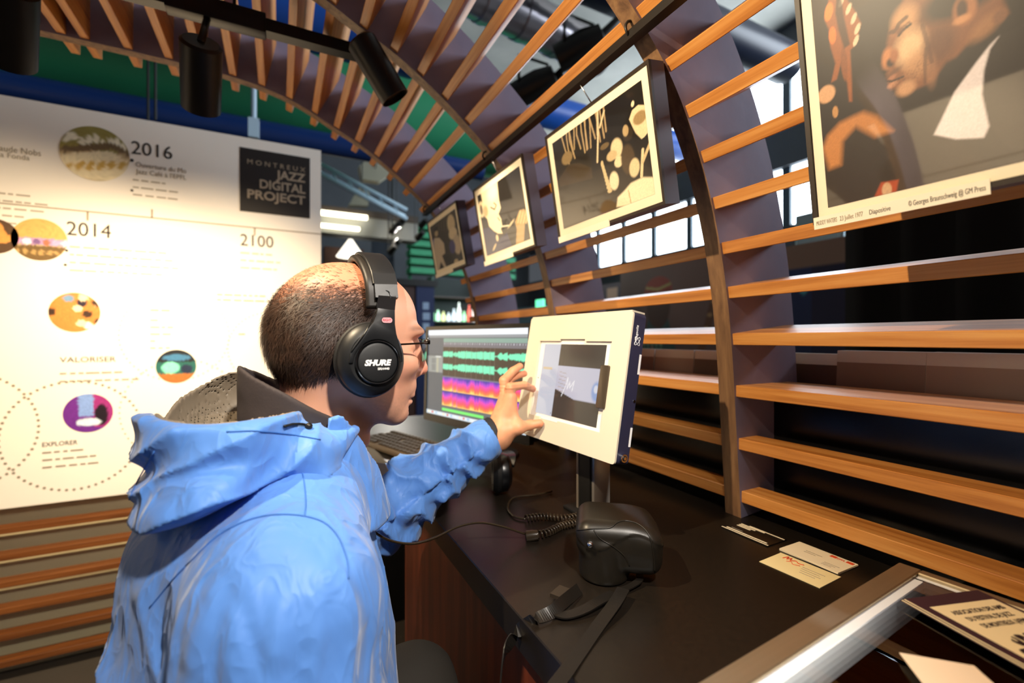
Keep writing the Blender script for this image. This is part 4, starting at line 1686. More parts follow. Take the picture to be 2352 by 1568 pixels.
# round emblem of swollen letters
bmE = bmesh.new()
cx, cy, rr = lw * .52, -lw * 1.08, lw * .40
rg = random.Random(4)
for row, (y0, y1) in enumerate(((-.95, -.42), (-.38, .08), (.12, .52), (.56, .93))):
    ym = (y0 + y1) / 2
    hw = math.sqrt(max(1 - ym * ym, 0.02))
    nn = 6 if row < 2 else 5
    for k in range(nn):
        u0 = -hw + 2 * hw * k / nn + .02
        u1 = -hw + 2 * hw * (k + 1) / nn - .02
        pts = []
        for t in np.linspace(0, 2 * math.pi, 15)[:-1]:
            ca, sa = math.cos(t), math.sin(t)
            q_ = (abs(ca) ** 3.5 + abs(sa) ** 3.5) ** (-1 / 3.5) * (1 + .06 * math.sin(3 * t + k))
            px_, py_ = (u0 + u1) / 2 + ca * q_ * (u1 - u0) / 2, ym + sa * q_ * (y1 - y0) / 2
            L_ = math.hypot(px_, py_)
            if L_ > 1:
                px_, py_ = px_ / L_, py_ / L_
            pts.append((cx + rr * px_, cy + rr * py_))
        vs_ = [bmE.verts.new((a_, b_, z + .0003)) for a_, b_ in pts]
        bmE.faces.new(vs_)
        w_ = (u1 - u0) * rr * .13
        mx_, my_ = cx + rr * (u0 + u1) / 2, cy + rr * ym
oE = obj('emblem', bmE, M_LTX, e)
bmE = bmesh.new()
for row, (y0, y1) in enumerate(((-.95, -.42), (-.38, .08), (.12, .52), (.56, .93))):
    ym = (y0 + y1) / 2
    hw = math.sqrt(max(1 - ym * ym, 0.02))
    nn = 6 if row < 2 else 5
    for k in range(nn):
        um = -hw + 2 * hw * (k + .5) / nn
        mx_, my_ = cx + rr * um, cy + rr * ym
        w_, h_ = rr * hw / nn * .22, rr * (y1 - y0) * .24
        off = h_ * (.6 if (k + row) % 2 else -.6)
        vs_ = [bmE.verts.new((mx_ + w_ * math.cos(t), my_ + off + h_ * math.sin(t), z + .0005)) for t in np.linspace(0, 2 * math.pi, 9)[:-1]]
        bmE.faces.new(vs_)
obj('emblem_counter_shapes', bmE, M_LEAF, e)['kind'] = 'stuff'
oE['kind'] = 'stuff'

a_, b_, c_ = onZ(2066, 1500, DT + .001), onZ(2237, 1530, DT + .001), onZ(2160, 1640, DT + .001)
LM2 = frame_M(a_, b_ - a_, a_ - c_)
e = empty('leaflet', LM2.translation, 'plain cream leaflet on the glass cabinet below the plum leaflets', 'leaflet')
e.matrix_world = LM2
w2 = (b_ - a_).length
prism('leaflet_sheet', [(0, 0), (0, -.15), (w2 * 1.04, -.15), (w2 * 1.04, -.02), (w2, 0)], .0007, mat('leaflet_peach', '#f1d9bf', rough=.5), e)

# ================================================================== compact discs behind the shelf board
M_CDCASE = mat('cd_case_clear', '#d9d2cc', rough=.12, trans=.35, spec=.6)
M_CDTOP = mat('cd_case_edge', '#ffffff', rough=.2, trans=.35)
box('disc_ledge', (.985, L0, .190), (1.09, 1.85, .197), M_BLACK, booth)
CDM = None
cols = ['#8c7872', '#94817a', '#6a5852', '#a38f87', '#5c4a44', '#8e7c75']
cd_mesh = {}


def cd_case(y, x, tilt, ci, label, group):
    e = empty('disc_case', (x, y, COUNTER + (.2055 if 'tall row' in label else .198)), label, 'disc case', group)
    e.rotation_euler = (0, R(tilt), 0)
    key = ci
    if key not in cd_mesh:
        bm = bmesh.new()
        bm_box(bm, (0, -.071, 0), (.0095, .071, .1215), bevel=.0006, seg=1)
        m1 = bpy.data.meshes.new('case')
        bm.to_mesh(m1)
        bm.free()
        bm = bmesh.new()
        bm_box(bm, (-.0006, -.0705, .0005), (.0002, .0705, .0985))
        m2 = bpy.data.meshes.new('cover')
        bm.to_mesh(m2)
        bm.free()
        cd_mesh[key] = (m1, m2)
    m1, m2 = cd_mesh[key]
    obj('case', m1, M_CDTOP, e)
    obj('cover', m2, mat('cd_cover_%d' % ci, cols[ci], rough=.3), e)
    return e


CDL = 'clear disc cases standing in rows behind the shelf board'
for (yc, n, ci0, lab) in ((.305, 7, 3, 'clear disc case in the tall row behind the ivory cards'), (.447, 5, 1, 'clear disc case between the tall row and the big rib'),
                          (.556, 4, 4, 'clear disc case half hidden by the big rib'), (.800, 4, 2, 'clear disc case behind the kiosk, next to the big rib'),
                          (.945, 4, 3, 'clear disc case behind the kiosk, second row from the big rib'), (1.092, 4, 0, 'clear disc case between the kiosk and the monitor')):
    ORD = ('front', 'second', 'third', 'fourth', 'fifth', 'sixth', 'rearmost')
    for i in range(n):
        cd_case(yc + .0015 * i, .994 + .0100 * i, 4, (ci0 + i) % 6, lab + ', ' + ORD[i] + ' one', CDL)

# ================================================================== implicit-surface modelling


def v_noise(x, y, z, seed=0):
    """value noise in [-1, 1]"""
    xi = np.floor(x).astype(np.int64)
    yi = np.floor(y).astype(np.int64)
    zi = np.floor(z).astype(np.int64)
    fx, fy, fz = x - xi, y - yi, z - zi
    fx = fx * fx * (3 - 2 * fx)
    fy = fy * fy * (3 - 2 * fy)
    fz = fz * fz * (3 - 2 * fz)

    def h(a, b, c):
        n = (a * 374761393 + b * 668265263 + c * 2147483647 + seed * 974711) & 0xffffffff
        n = ((n ^ (n >> 13)) * 1274126177) & 0xffffffff
        n = (n ^ (n >> 16)) & 0xffff
        return n / 32767.5 - 1.0
    r = 0.0
    for dx in (0, 1):
        wx = fx if dx else 1 - fx
        for dy in (0, 1):
            wy = fy if dy else 1 - fy
            for dz in (0, 1):
                wz = fz if dz else 1 - fz
                r = r + h(xi + dx, yi + dy, zi + dz) * (wx * wy * wz)
    return r


def smin(a, b, k):
    h = np.clip(0.5 + 0.5 * (b - a) / k, 0, 1)
    return b * (1 - h) + a * h - k * h * (1 - h)


def smax(a, b, k):
    return -smin(-a, -b, k)


def s_ell(P, c, r, rot=None):
    q = [P[i] - c[i] for i in range(3)]
    if rot is not None:     # rotation about local y (x-z plane), degrees
        cc, ss = math.cos(R(rot)), math.sin(R(rot))
        q = [q[0] * cc + q[2] * ss, q[1], -q[0] * ss + q[2] * cc]
    k0 = np.sqrt((q[0] / r[0]) ** 2 + (q[1] / r[1]) ** 2 + (q[2] / r[2]) ** 2)
    k1 = np.sqrt((q[0] / r[0] ** 2) ** 2 + (q[1] / r[1] ** 2) ** 2 + (q[2] / r[2] ** 2) ** 2)
    return k0 * (k0 - 1.0) / np.maximum(k1, 1e-6)


def s_cone(P, a, b, ra, rb):
    """capsule with linearly varying radius"""
    ax = [b[i] - a[i] for i in range(3)]
    L2 = sum(t * t for t in ax)
    q = [P[i] - a[i] for i in range(3)]
    t = np.clip((q[0] * ax[0] + q[1] * ax[1] + q[2] * ax[2]) / L2, 0, 1)
    d = np.sqrt(sum((q[i] - ax[i] * t) ** 2 for i in range(3)))
    return d - (ra + (rb - ra) * t)


def s_box(P, c, h, r):
    q = [np.abs(P[i] - c[i]) - (h[i] - r) for i in range(3)]
    o = np.sqrt(sum(np.maximum(t, 0) ** 2 for t in q))
    return o + np.minimum(np.maximum(q[0], np.maximum(q[1], q[2])), 0) - r


def sdf_mesh(name, fn, lo, hi, h, colors=None, newton=1):
    """naive surface nets of fn(P) = 0; fn takes a list [x, y, z] of arrays"""
    n = [int(math.ceil((hi[i] - lo[i]) / h)) + 1 for i in range(3)]
    ax = [np.float32(lo[i]) + np.float32(h) * np.arange(n[i], dtype=np.float32) for i in range(3)]
    V = np.empty(n, np.float32)
    step = max(1, int(400000 / (n[1] * n[2])))
    for s in range(0, n[0], step):
        X, Y, Z = np.meshgrid(ax[0][s:s + step], ax[1], ax[2], indexing='ij')
        V[s:s + step] = fn([X, Y, Z])
    I = V < 0
    c = [V[dx:n[0] - 1 + dx, dy:n[1] - 1 + dy, dz:n[2] - 1 + dz] for dx in (0, 1) for dy in (0, 1) for dz in (0, 1)]
    cs = sum((k < 0).astype(np.int8) for k in c)
    act = (cs > 0) & (cs < 8)
    ids = np.full(act.shape, -1, np.int64)
    idx = np.argwhere(act)
    ids[act] = np.arange(len(idx))
    corner = np.array([[dx, dy, dz] for dx in (0, 1) for dy in (0, 1) for dz in (0, 1)], np.float32)
    vals = np.stack([k[act] for k in c], 1)
    acc = np.zeros((len(idx), 3))
    cnt = np.zeros(len(idx))
    for a in range(8):
        for b in range(a + 1, 8):
            if abs(corner[a] - corner[b]).sum() != 1:
                continue
            va, vb = vals[:, a], vals[:, b]
            m = (va < 0) != (vb < 0)
            t = np.where(m, va / np.where(m, va - vb, 1), 0)
            acc += np.where(m[:, None], corner[a] + (corner[b] - corner[a]) * t[:, None], 0)
            cnt += m
    co = np.array(lo) + h * (idx + acc / cnt[:, None])
    for _ in range(newton):
        P = [co[:, i] for i in range(3)]
        e = h * 0.4
        f0 = fn(P)
        g = np.stack([fn([P[j] + (e if j == i else 0) for j in range(3)]) - fn([P[j] - (e if j == i else 0) for j in range(3)]) for i in range(3)], 1) / (2 * e)
        gn = np.maximum((g ** 2).sum(1), 0.05)
        co = co - np.clip(f0 / gn, -h, h)[:, None] * g * .8
    quads = []
    for axis in range(3):
        A = I.take(range(0, n[axis] - 1), axis)
        B = I.take(range(1, n[axis]), axis)
        e = np.argwhere(A != B)
        o1, o2 = [(1, 2), (2, 0), (0, 1)][axis]
        ok = (e[:, o1] > 0) & (e[:, o2] > 0) & (e[:, o1] < n[o1] - 1) & (e[:, o2] < n[o2] - 1)
        e = e[ok]
        ins = A[tuple(e.T)]
        d1 = np.zeros(3, int)
        d1[o1] = 1
        d2 = np.zeros(3, int)
        d2[o2] = 1
        q = np.stack([ids[tuple((e - d1 - d2).T)], ids[tuple((e - d2).T)], ids[tuple(e.T)], ids[tuple((e - d1).T)]], 1)
        q[~ins] = q[~ins][:, ::-1]
        quads.append(q)
    quads = np.concatenate(quads)
    quads = quads[(quads >= 0).all(1)]
    cl = None
    if colors is not None:
        cl = colors([co[:, i] for i in range(3)])
        cl = np.concatenate([cl, np.ones((len(co), 1))], 1)
    me = grid_mesh(name, co, quads, cl)
    me.polygons.foreach_set('use_smooth', np.ones(len(me.polygons), dtype=bool))
    return me, co, quads


def join_meshes(name, meshes):
    bm = bmesh.new()
    for m in meshes:
        bm.from_mesh(m)
    out = bpy.data.meshes.new(name)
    bm.to_mesh(out)
    bm.free()
    for m in meshes:
        bpy.data.meshes.remove(m)
    out.polygons.foreach_set('use_smooth', np.ones(len(out.polygons), dtype=bool))
    return out


def at_d(x, y, d):
    """point seen at pixel (x, y) at depth d along the view axis, relative to the lens"""
    r = ray(x, y)
    return (r[0] * d, r[1] * d, r[2] * d)


def plate_pt(x, y, off):
    """point in front of the kiosk plate, relative to the lens"""
    d = Vector(ray(x, y))
    n = KM.to_3x3() @ Vector((0, 0, 1))
    c = KM.translation - Vector((0, 0, CAM_Z)) + n * off
    t = c.dot(n) / d.dot(n)
    p = d * t
    return (p.x, p.y, p.z)

# ================================================================== the man (all coordinates relative to the lens height)
M_SKIN = mat('skin', (0.8, 0.5, 0.38), rough=0.48, attr='col', sss=0.12, bump=((420, 420, 420), 0.10, 0.0006))
M_JACKET = mat('rain_jacket_blue', '#5c8fdc', rough=0.5, spec=0.35, sheen=0.2, noise=((7, 7, 7), 0.3, '#5183cd'))
_nt = M_JACKET.node_tree
_tc = _nt.nodes.new('ShaderNodeTexCoord')
_prev = None
for _sc, _st, _di in (((15, 15, 7), 1.0, .022), ((42, 42, 22), .8, .006)):
    _mp = _nt.nodes.new('ShaderNodeMapping')
    _mp.inputs['Scale'].default_value = _sc
    _mp.inputs['Rotation'].default_value = (.3, .5, .2)
    _nt.links.new(_tc.outputs['Object'], _mp.inputs['Vector'])
    _n = _nt.nodes.new('ShaderNodeTexNoise')
    _n.inputs['Scale'].default_value = 1.0
    _n.inputs['Detail'].default_value = 1.5
    _n.inputs['Distortion'].default_value = .6
    _nt.links.new(_mp.outputs['Vector'], _n.inputs['Vector'])
    _m1 = _nt.nodes.new('ShaderNodeMath')
    _m1.operation = 'SUBTRACT'
    _m1.inputs[1].default_value = .5
    _nt.links.new(_n.outputs['Fac'], _m1.inputs[0])
    _m2 = _nt.nodes.new('ShaderNodeMath')
    _m2.operation = 'ABSOLUTE'
    _nt.links.new(_m1.outputs[0], _m2.inputs[0])
    _b = _nt.nodes.new('ShaderNodeBump')
    _b.invert = True
    _b.inputs['Strength'].default_value = _st
    _b.inputs['Distance'].default_value = _di
    _nt.links.new(_m2.outputs[0], _b.inputs['Height'])
    if _prev is not None:
        _nt.links.new(_prev.outputs['Normal'], _b.inputs['Normal'])
    _prev = _b
_nt.links.new(_prev.outputs['Normal'], _nt.nodes['Principled BSDF'].inputs['Normal'])
M_LINING = mat('jacket_lining_taupe', '#8d7f6c', rough=0.5, bump=((14, 40, 9), 0.35, 0.004))
M_COLLAR = mat('inner_collar_charcoal', '#3a3232', rough=0.75, bump=((300, 300, 300), 0.25, 0.0008))
M_HAIR = mat('hair_dark_brown', '#2c1c12', rough=0.5, noise=((60, 60, 60), 0.5, '#4a3020'))
M_TROUSER = mat('trousers_dark', '#2a2620', rough=0.85, bump=((500, 500, 500), 0.3, 0.0008))
M_SEAM = mat('jacket_seam', '#3f74c0', rough=0.6)
HO = (0.080, 0.667, 0.0)        # head centre


def head_sdf(P):
    p = [P[0] - HO[0], P[1] - HO[1], P[2] - HO[2]]
    ay = np.abs(p[1])
    q = [p[0], ay, p[2]]
    d = s_ell(p, (-.002, 0, .015), (.092, .076, .090))
    d = smin(d, s_ell(p, (.030, 0, .030), (.068, .066, .062)), .02)
    d = smin(d, s_ell(p, (-.032, 0, -.008), (.057, .064, .064)), .03)
    d = smin(d, s_ell(p, (.043, 0, -.048), (.056, .054, .070)), .03)
    d = smin(d, s_cone(q, (.005, .052, -.055), (.066, .014, -.106), .019, .014), .02)
    d = smin(d, s_ell(p, (.070, 0, -.106), (.0185, .022, .0155)), .012)
    d = smin(d, s_ell(q, (.084, .022, .010), (.0225, .026, .010)), .012)          # brow
    d = smin(d, s_ell(q, (.070, .040, -.034), (.024, .018, .016)), .02)           # cheekbone
    d = smax(d, -s_ell(q, (.103, .033, -.013), (.018, .016, .011)), .014)          # eye socket
    d = smin(d, s_ell(q, (.0775, .032, -.012), (.0135, .0150, .0125)), .003)       # lids over the eye
    # nose
    d = smin(d, s_cone(p, (.0995, 0, -.006), (.1085, 0, -.041), .0065, .0092), .008)
    d = smin(d, s_ell(p, (.1080, 0, -.0455), (.0102, .0102, .0086)), .004)
    d = smin(d, s_ell(q, (.0965, .0125, -.0485), (.0110, .0068, .0075)), .005)
    d = smax(d, -s_ell(q, (.0995, .0068, -.0560), (.0058, .0038, .0050)), .003)
    # mouth
    d = smin(d, s_ell(p, (.0840, 0, -.0700), (.0135, .024, .013)), .012)
    d = smin(d, s_ell(p, (.0895, 0, -.0815), (.0072, .0215, .0052)), .005)
    d = smin(d, s_ell(p, (.0868, 0, -.0915), (.0075, .0195, .0058)), .005)
    d = smax(d, -s_ell(p, (.0985, 0, -.0865), (.0125, .026, .0011)), .003)
    d = smax(d, -s_ell(p, (.0985, 0, -.1005), (.0125, .02, .004)), .007)
    # ears
    d = smin(d, smax(s_ell(q, (.010, .0765, -.020), (.015, .008, .026)), -s_ell(q, (.014, .086, -.020), (.008, .007, .015)), .005), .005)
    # neck
    d = smin(d, s_cone(p, (-.022, 0, -.055), (-.052, 0, -.185), .050, .057), .022)
    d = smin(d, s_cone(p, (.012, 0, -.118), (-.02, 0, -.185), .022, .028), .02)
    d = smin(d, s_ell(p, (.024, 0, -.142), (.010, .010, .011)), .012)
    return d


def skin_color(P):
    p = [P[0] - HO[0], P[1] - HO[1], P[2] - HO[2]]
    base = np.tile(np.array(srgb('#dba184')), (len(p[0]), 1))

    def mixc(m, c):
        nonlocal base
        m = np.clip(m, 0, 1)[:, None]
        base = base * (1 - m) + np.array(srgb(c)) * m
    g = lambda cx, cy, cz, r: np.exp(-(((p[0] - cx) ** 2 + (np.abs(p[1]) - cy) ** 2 + (p[2] - cz) ** 2) / (r * r)))
    mixc(.55 * g(.11, 0, -.045, .022), '#d9745c')
    mixc(.35 * g(.06, .05, -.045, .035), '#d98a6c')
    mixc(.75 * g(.094, 0, -.0815, .012), '#c06a5a')
    mixc(.75 * g(.091, 0, -.0915, .012), '#c4705e')
    n = v_noise(P[0] * 700, P[1] * 700, P[2] * 700, 3)
    beard = np.clip((-.062 - p[2]) / .02, 0, 1) * np.clip((p[0] - .0) / .03, 0, 1) * (p[2] > -.13)
    mixc(.16 * beard * (1 + .8 * n), '#8a6a5c')
    # eyebrow
    eb = np.exp(-((p[2] - .014) / .0045) ** 2) * np.clip((p[0] - .074) / .01, 0, 1) * (np.abs(p[1]) > .008) * (np.abs(p[1]) < .055)
    mixc(.75 * eb, '#6b4630')
    # scalp: reddish where thin, dark where the hair grows
    h = hair_mask(p)
    mixc(.55 * np.clip((p[2] - .03) / .03, 0, 1) * (p[0] < .075), '#b4694a')
    mixc(.85 * h, '#4a2f20')
    return np.clip(base * (1 + .05 * v_noise(P[0] * 90, P[1] * 90, P[2] * 90, 5))[:, None], 0, 1)


def hair_mask(p):
    """1 where hair is dense (back and sides), fading over the thin crown; p in head coordinates"""
    ay = np.abs(p[1])
    top = np.clip((.080 - p[2]) / .040, 0.10, 1)                      # thins towards the crown
    front_lim = .052 - np.clip(p[2], -.02, .1) * .10                  # hairline at temple
    f = np.clip((front_lim - p[0]) / .012, 0, 1)
    # below the ear line only the nape carries hair
    low = np.clip((p[2] + .058 + np.clip(p[0] + .045, 0, 1) * -.35) / .014, 0, 1)
    low = np.where(p[0] > -.01, np.clip((p[2] + .012) / .012, 0, 1), low)
    return top * f * low


meshes = []
me, hco, hq = sdf_mesh('head', head_sdf, (-.045, .565, -.215), (.215, .770, .125), .0024, skin_color)
meshes.append(me)

# hidden torso and arms under the clothes, so the body is one figure


def torso_sdf(P):
    d = s_ell(P, (-.01, .667, -.40), (.105, .165, .26))
    d = smin(d, s_cone(P, (.02, .667, -.15), (-.01, .667, -.25), .052, .075), .05)
    d = smin(d, s_cone(P, (.0, .51, -.24), (.0, .82, -.24), .055, .055), .04)
    d = smin(d, s_cone(P, (.0, .50, -.25), (-.03, .455, -.51), .045, .04), .03)
    d = smin(d, s_cone(P, (-.03, .455, -.51), (.11, .54, -.575), .038, .028), .02)
    d = smin(d, s_cone(P, (.01, .83, -.25), (.20, .875, -.325), .045, .04), .03)
    d = smin(d, s_cone(P, (.20, .875, -.325), (.375, .848, -.205), .038, .027), .02)
    d = smin(d, s_cone(P, (-.02, .60, -.62), (-.02, .73, -.62), .10, .10), .05)
    return d


plain_skin = lambda P: np.tile(np.array(srgb('#d89c7c')), (len(P[0]), 1))
me, _, _ = sdf_mesh('torso', torso_sdf, (-.16, .38, -.76), (.43, .93, -.10), .010, plain_skin, 0)
meshes.append(me)

# --- left hand pinching at the tablet edge
W0 = (.372, .848, -.205)
wr = at_d(1143, 1003, .925)
pal = at_d(1158, 962, .930)
imc = at_d(1172, 915, .928)
ipp = at_d(1172, 889, .925)
idp = at_d(1204, 884, .948)
itp = plate_pt(1224, 893, .009)
mmc = at_d(1160, 912, .945)
mpp = at_d(1157, 874, .950)
mdp = at_d(1178, 852, .965)
mtp = at_d(1194, 841, .975)
rmc = at_d(1157, 915, .962)
rpp = at_d(1166, 873, .974)
rdp = at_d(1186, 862, .985)
rtp = at_d(1204, 858, .992)
pmc = at_d(1152, 930, .972)
ppp = at_d(1158, 900, .985)
ptp = at_d(1180, 895, .995)
tcm = at_d(1160, 990, .918)
tmc = at_d(1190, 982, .915)
tip_ = at_d(1216, 976, .930)
ttp = plate_pt(1239, 972, .0095)


def hand_sdf(P):
    d = s_cone(P, W0, wr, .027, .026)
    d = smin(d, s_cone(P, wr, imc, .024, .0125), .012)
    d = smin(d, s_cone(P, wr, mmc, .024, .012), .012)
    d = smin(d, s_cone(P, wr, rmc, .022, .0115), .012)
    d = smin(d, s_cone(P, wr, pmc, .020, .0105), .012)
    d = smin(d, s_cone(P, tcm, tmc, .0205, .0125), .014)
    d = smin(d, s_cone(P, tmc, tip_, .0118, .0100), .006)
    d = smin(d, s_cone(P, tip_, ttp, .0100, .0085), .004)
    d = smin(d, s_cone(P, tmc, imc, .007, .007), .016)     # web
    for (a, b, c, t, r) in ((imc, ipp, idp, itp, .0092), (mmc, mpp, mdp, mtp, .0094), (rmc, rpp, rdp, rtp, .0088), (pmc, ppp, None, ptp, .0078)):
        f = s_cone(P, a, b, r * 1.12, r)
        if c is not None:
            f = smin(f, s_cone(P, b, c, r, r * .90), .0035)
            f = smin(f, s_cone(P, c, t, r * .90, r * .78), .0025)
        else:
            f = smin(f, s_cone(P, b, t, r, r * .8), .003)
        d = smin(d, f, .0045)
    # knuckle bulges and creases
    d = d + .0004 * np.sin(P[2] * 900) * np.exp(-((P[2] - ipp[2]) / .01) ** 2)
    return d


def hand_color(P):
    c = np.tile(np.array(srgb('#d99a74')), (len(P[0]), 1))
    for t, r in ((itp, .012), (mtp, .012), (rtp, .012), (ttp, .014)):
        g = np.exp(-sum((P[i] - t[i]) ** 2 for i in range(3)) / r ** 2)[:, None] * .55
        c = c * (1 - g) + np.array(srgb('#dc8266')) * g
    for t in (ipp, mpp, imc, mmc):
        g = np.exp(-sum((P[i] - t[i]) ** 2 for i in range(3)) / .010 ** 2)[:, None] * .35
        c = c * (1 - g) + np.array(srgb('#c07c5c')) * g
    n = v_noise(P[0] * 160, P[1] * 160, P[2] * 160, 9)[:, None]
    return np.clip(c * (1 + .07 * n), 0, 1)


me, _, _ = sdf_mesh('hand', hand_sdf, (.33, .76, -.26), (.53, .95, -.03), .0017, hand_color)
meshes.append(me)

# --- right hand resting on the lap


def hand2_sdf(P):
    w, k = (.112, .542, -.572), (.175, .575, -.545)
    d = s_cone(P, (.09, .53, -.57), w, .028, .026)
    d = smin(d, s_cone(P, w, k, .024, .022), .02)
    for i in range(4):
        o = -.024 + .0165 * i
        b = (k[0] + .006, k[1] + o * .9, k[2] + .004 - .003 * abs(i - 1.5))
        m = (b[0] + .034 - .004 * abs(i - 1), b[1] + .006, b[2] - .010)
        t = (m[0] + .020, m[1] + .002, m[2] - .022)
        d = smin(d, smin(s_cone(P, b, m, .0095, .0085), s_cone(P, m, t, .0085, .0072), .003), .006)
    d = smin(d, s_cone(P, (.13, .585, -.565), (.185, .625, -.568), .011, .0085), .01)
    return d


me, _, _ = sdf_mesh('hand2', hand2_sdf, (.05, .47, -.64), (.27, .66, -.49), .003, plain_skin)
meshes.append(me)
body_me = join_meshes('body', meshes)

man = empty('person', (0.0, 0.667, 0.0), 'seated man in a blue hooded rain jacket wearing headphones, reaching for the tablet', 'person')
MAN_I = Matrix.Translation((0, -.667, 0)) @ Matrix.Translation((0, 0, CAM_Z))


def mn_(o):
    o.matrix_parent_inverse = Matrix.Translation((0, -.667, 0))
    o.location = (0, 0, CAM_Z)
    return o


body = mn_(obj('body', body_me, M_SKIN, man))

# --- finger nails
M_NAIL = mat('finger_nail', '#e8b49c', rough=.25)

# --- hair: thousands of short strands rooted on the scalp
tri = np.concatenate([hq[:, [0, 1, 2]], hq[:, [0, 2, 3]]])
A, B, C = hco[tri[:, 0]], hco[tri[:, 1]], hco[tri[:, 2]]
nn = np.cross(B - A, C - A)
area = np.linalg.norm(nn, axis=1) / 2
cen = (A + B + C) / 3
pm = [cen[:, i] - HO[i] for i in range(3)]
w = area * hair_mask(pm) ** 1.0
w[pm[2] < -.075] = 0
w /= w.sum()
NH = 15000
pick = rng.choice(len(tri), NH, p=w)
u1, u2 = rng.random(NH), rng.random(NH)
fl = u1 + u2 > 1
u1[fl], u2[fl] = 1 - u1[fl], 1 - u2[fl]
root = A[pick] + (B - A)[pick] * u1[:, None] + (C - A)[pick] * u2[:, None]
nrm = nn[pick] / np.maximum(np.linalg.norm(nn[pick], axis=1), 1e-12)[:, None]
loc = root - np.array(HO)
# growth flow: down and back at the sides, backwards on the crown, down at the back
flow = np.stack([-.45 - .5 * np.clip(loc[:, 2] / .09, 0, 1), np.zeros(NH), -1.0 + 1.1 * np.clip(loc[:, 2] / .09, 0, 1)], 1)
flow[:, 0] = np.where(loc[:, 0] < -.06, -.05, flow[:, 0])
flow += rng.normal(0, .28, (NH, 3))
flow -= nrm * (flow * nrm).sum(1)[:, None]
flow /= np.linalg.norm(flow, axis=1)[:, None]
dens = hair_mask([loc[:, i] for i in range(3)])
ln = (.006 + .010 * dens) * rng.uniform(.7, 1.3, NH)
lift = .10 + .30 * rng.random(NH)
side = np.cross(nrm, flow) * .00030
p0 = root - nrm * .0005
p1 = root + flow * (ln * .5)[:, None] + nrm * (ln * lift * .6)[:, None]
p2 = root + flow * ln[:, None] + nrm * (ln * lift * .75)[:, None]
hv = np.stack([p0 - side, p0 + side, p1 + side * .8, p1 - side * .8, p2 + side * .15, p2 - side * .15], 1).reshape(-1, 3)
b6 = np.arange(NH)[:, None] * 6
hqd = np.concatenate([b6 + np.array([0, 1, 2, 3]), b6 + np.array([3, 2, 4, 5])])
hair_me = grid_mesh('hair_strands', hv, hqd)
hair_me.polygons.foreach_set('use_smooth', np.ones(len(hair_me.polygons), dtype=bool))
hs = mn_(obj('hair', hair_me, M_HAIR, man))
hs['kind'] = 'stuff'

# --- jacket


def ridge(s):
    return 1.0 - 2.0 * np.abs(np.sin(s)) ** 0.8


def axis_t(P, a, b):
    ax = [b[i] - a[i] for i in range(3)]
    L2 = sum(t * t for t in ax)
    q = [P[i] - a[i] for i in range(3)]
    return (q[0] * ax[0] + q[1] * ax[1] + q[2] * ax[2]) / L2


SR = (.008, .484, -.256)       # right shoulder
ER = (-.020, .416, -.545)      # right elbow
SLf = (.005, .842, -.250)
EL = (.185, .880, -.318)
WL = (.368, .849, -.208)


def jacket_parts(P):
    # torso: stack of ellipses along z
    cz = np.clip((-.20 - P[2]) / .46, 0, 1)
    cx = -.014 - .016 * cz
    rx = .110 + .088 * cz ** .7
    ry = .170 + .055 * cz
    qx, qy = (P[0] - cx) / rx, (P[1] - .667) / ry
    rr = np.sqrt(qx * qx + qy * qy)
    t = (rr - 1) * np.minimum(rx, ry)
    t = smax(t, P[2] + .185, .07)
    t = smax(t, -.665 - P[2], .02)
    t = smin(t, s_cone(P, (.018, .667, -.175), (-.02, .667, -.25), .075, .12), .05)
    t = smin(t, s_cone(P, (.012, .610, -.200), SR, .078, .078), .04)
    t = smin(t, s_cone(P, (.012, .724, -.200), SLf, .078, .078), .04)
    ar = s_cone(P, SR, ER, .083, .093)
    ar = smin(ar, s_cone(P, ER, (.085, .528, -.572), .088, .050), .04)
    al = smin(s_cone(P, SLf, EL, .078, .074), s_cone(P, EL, WL, .073, .044), .03)
    return t, ar, al


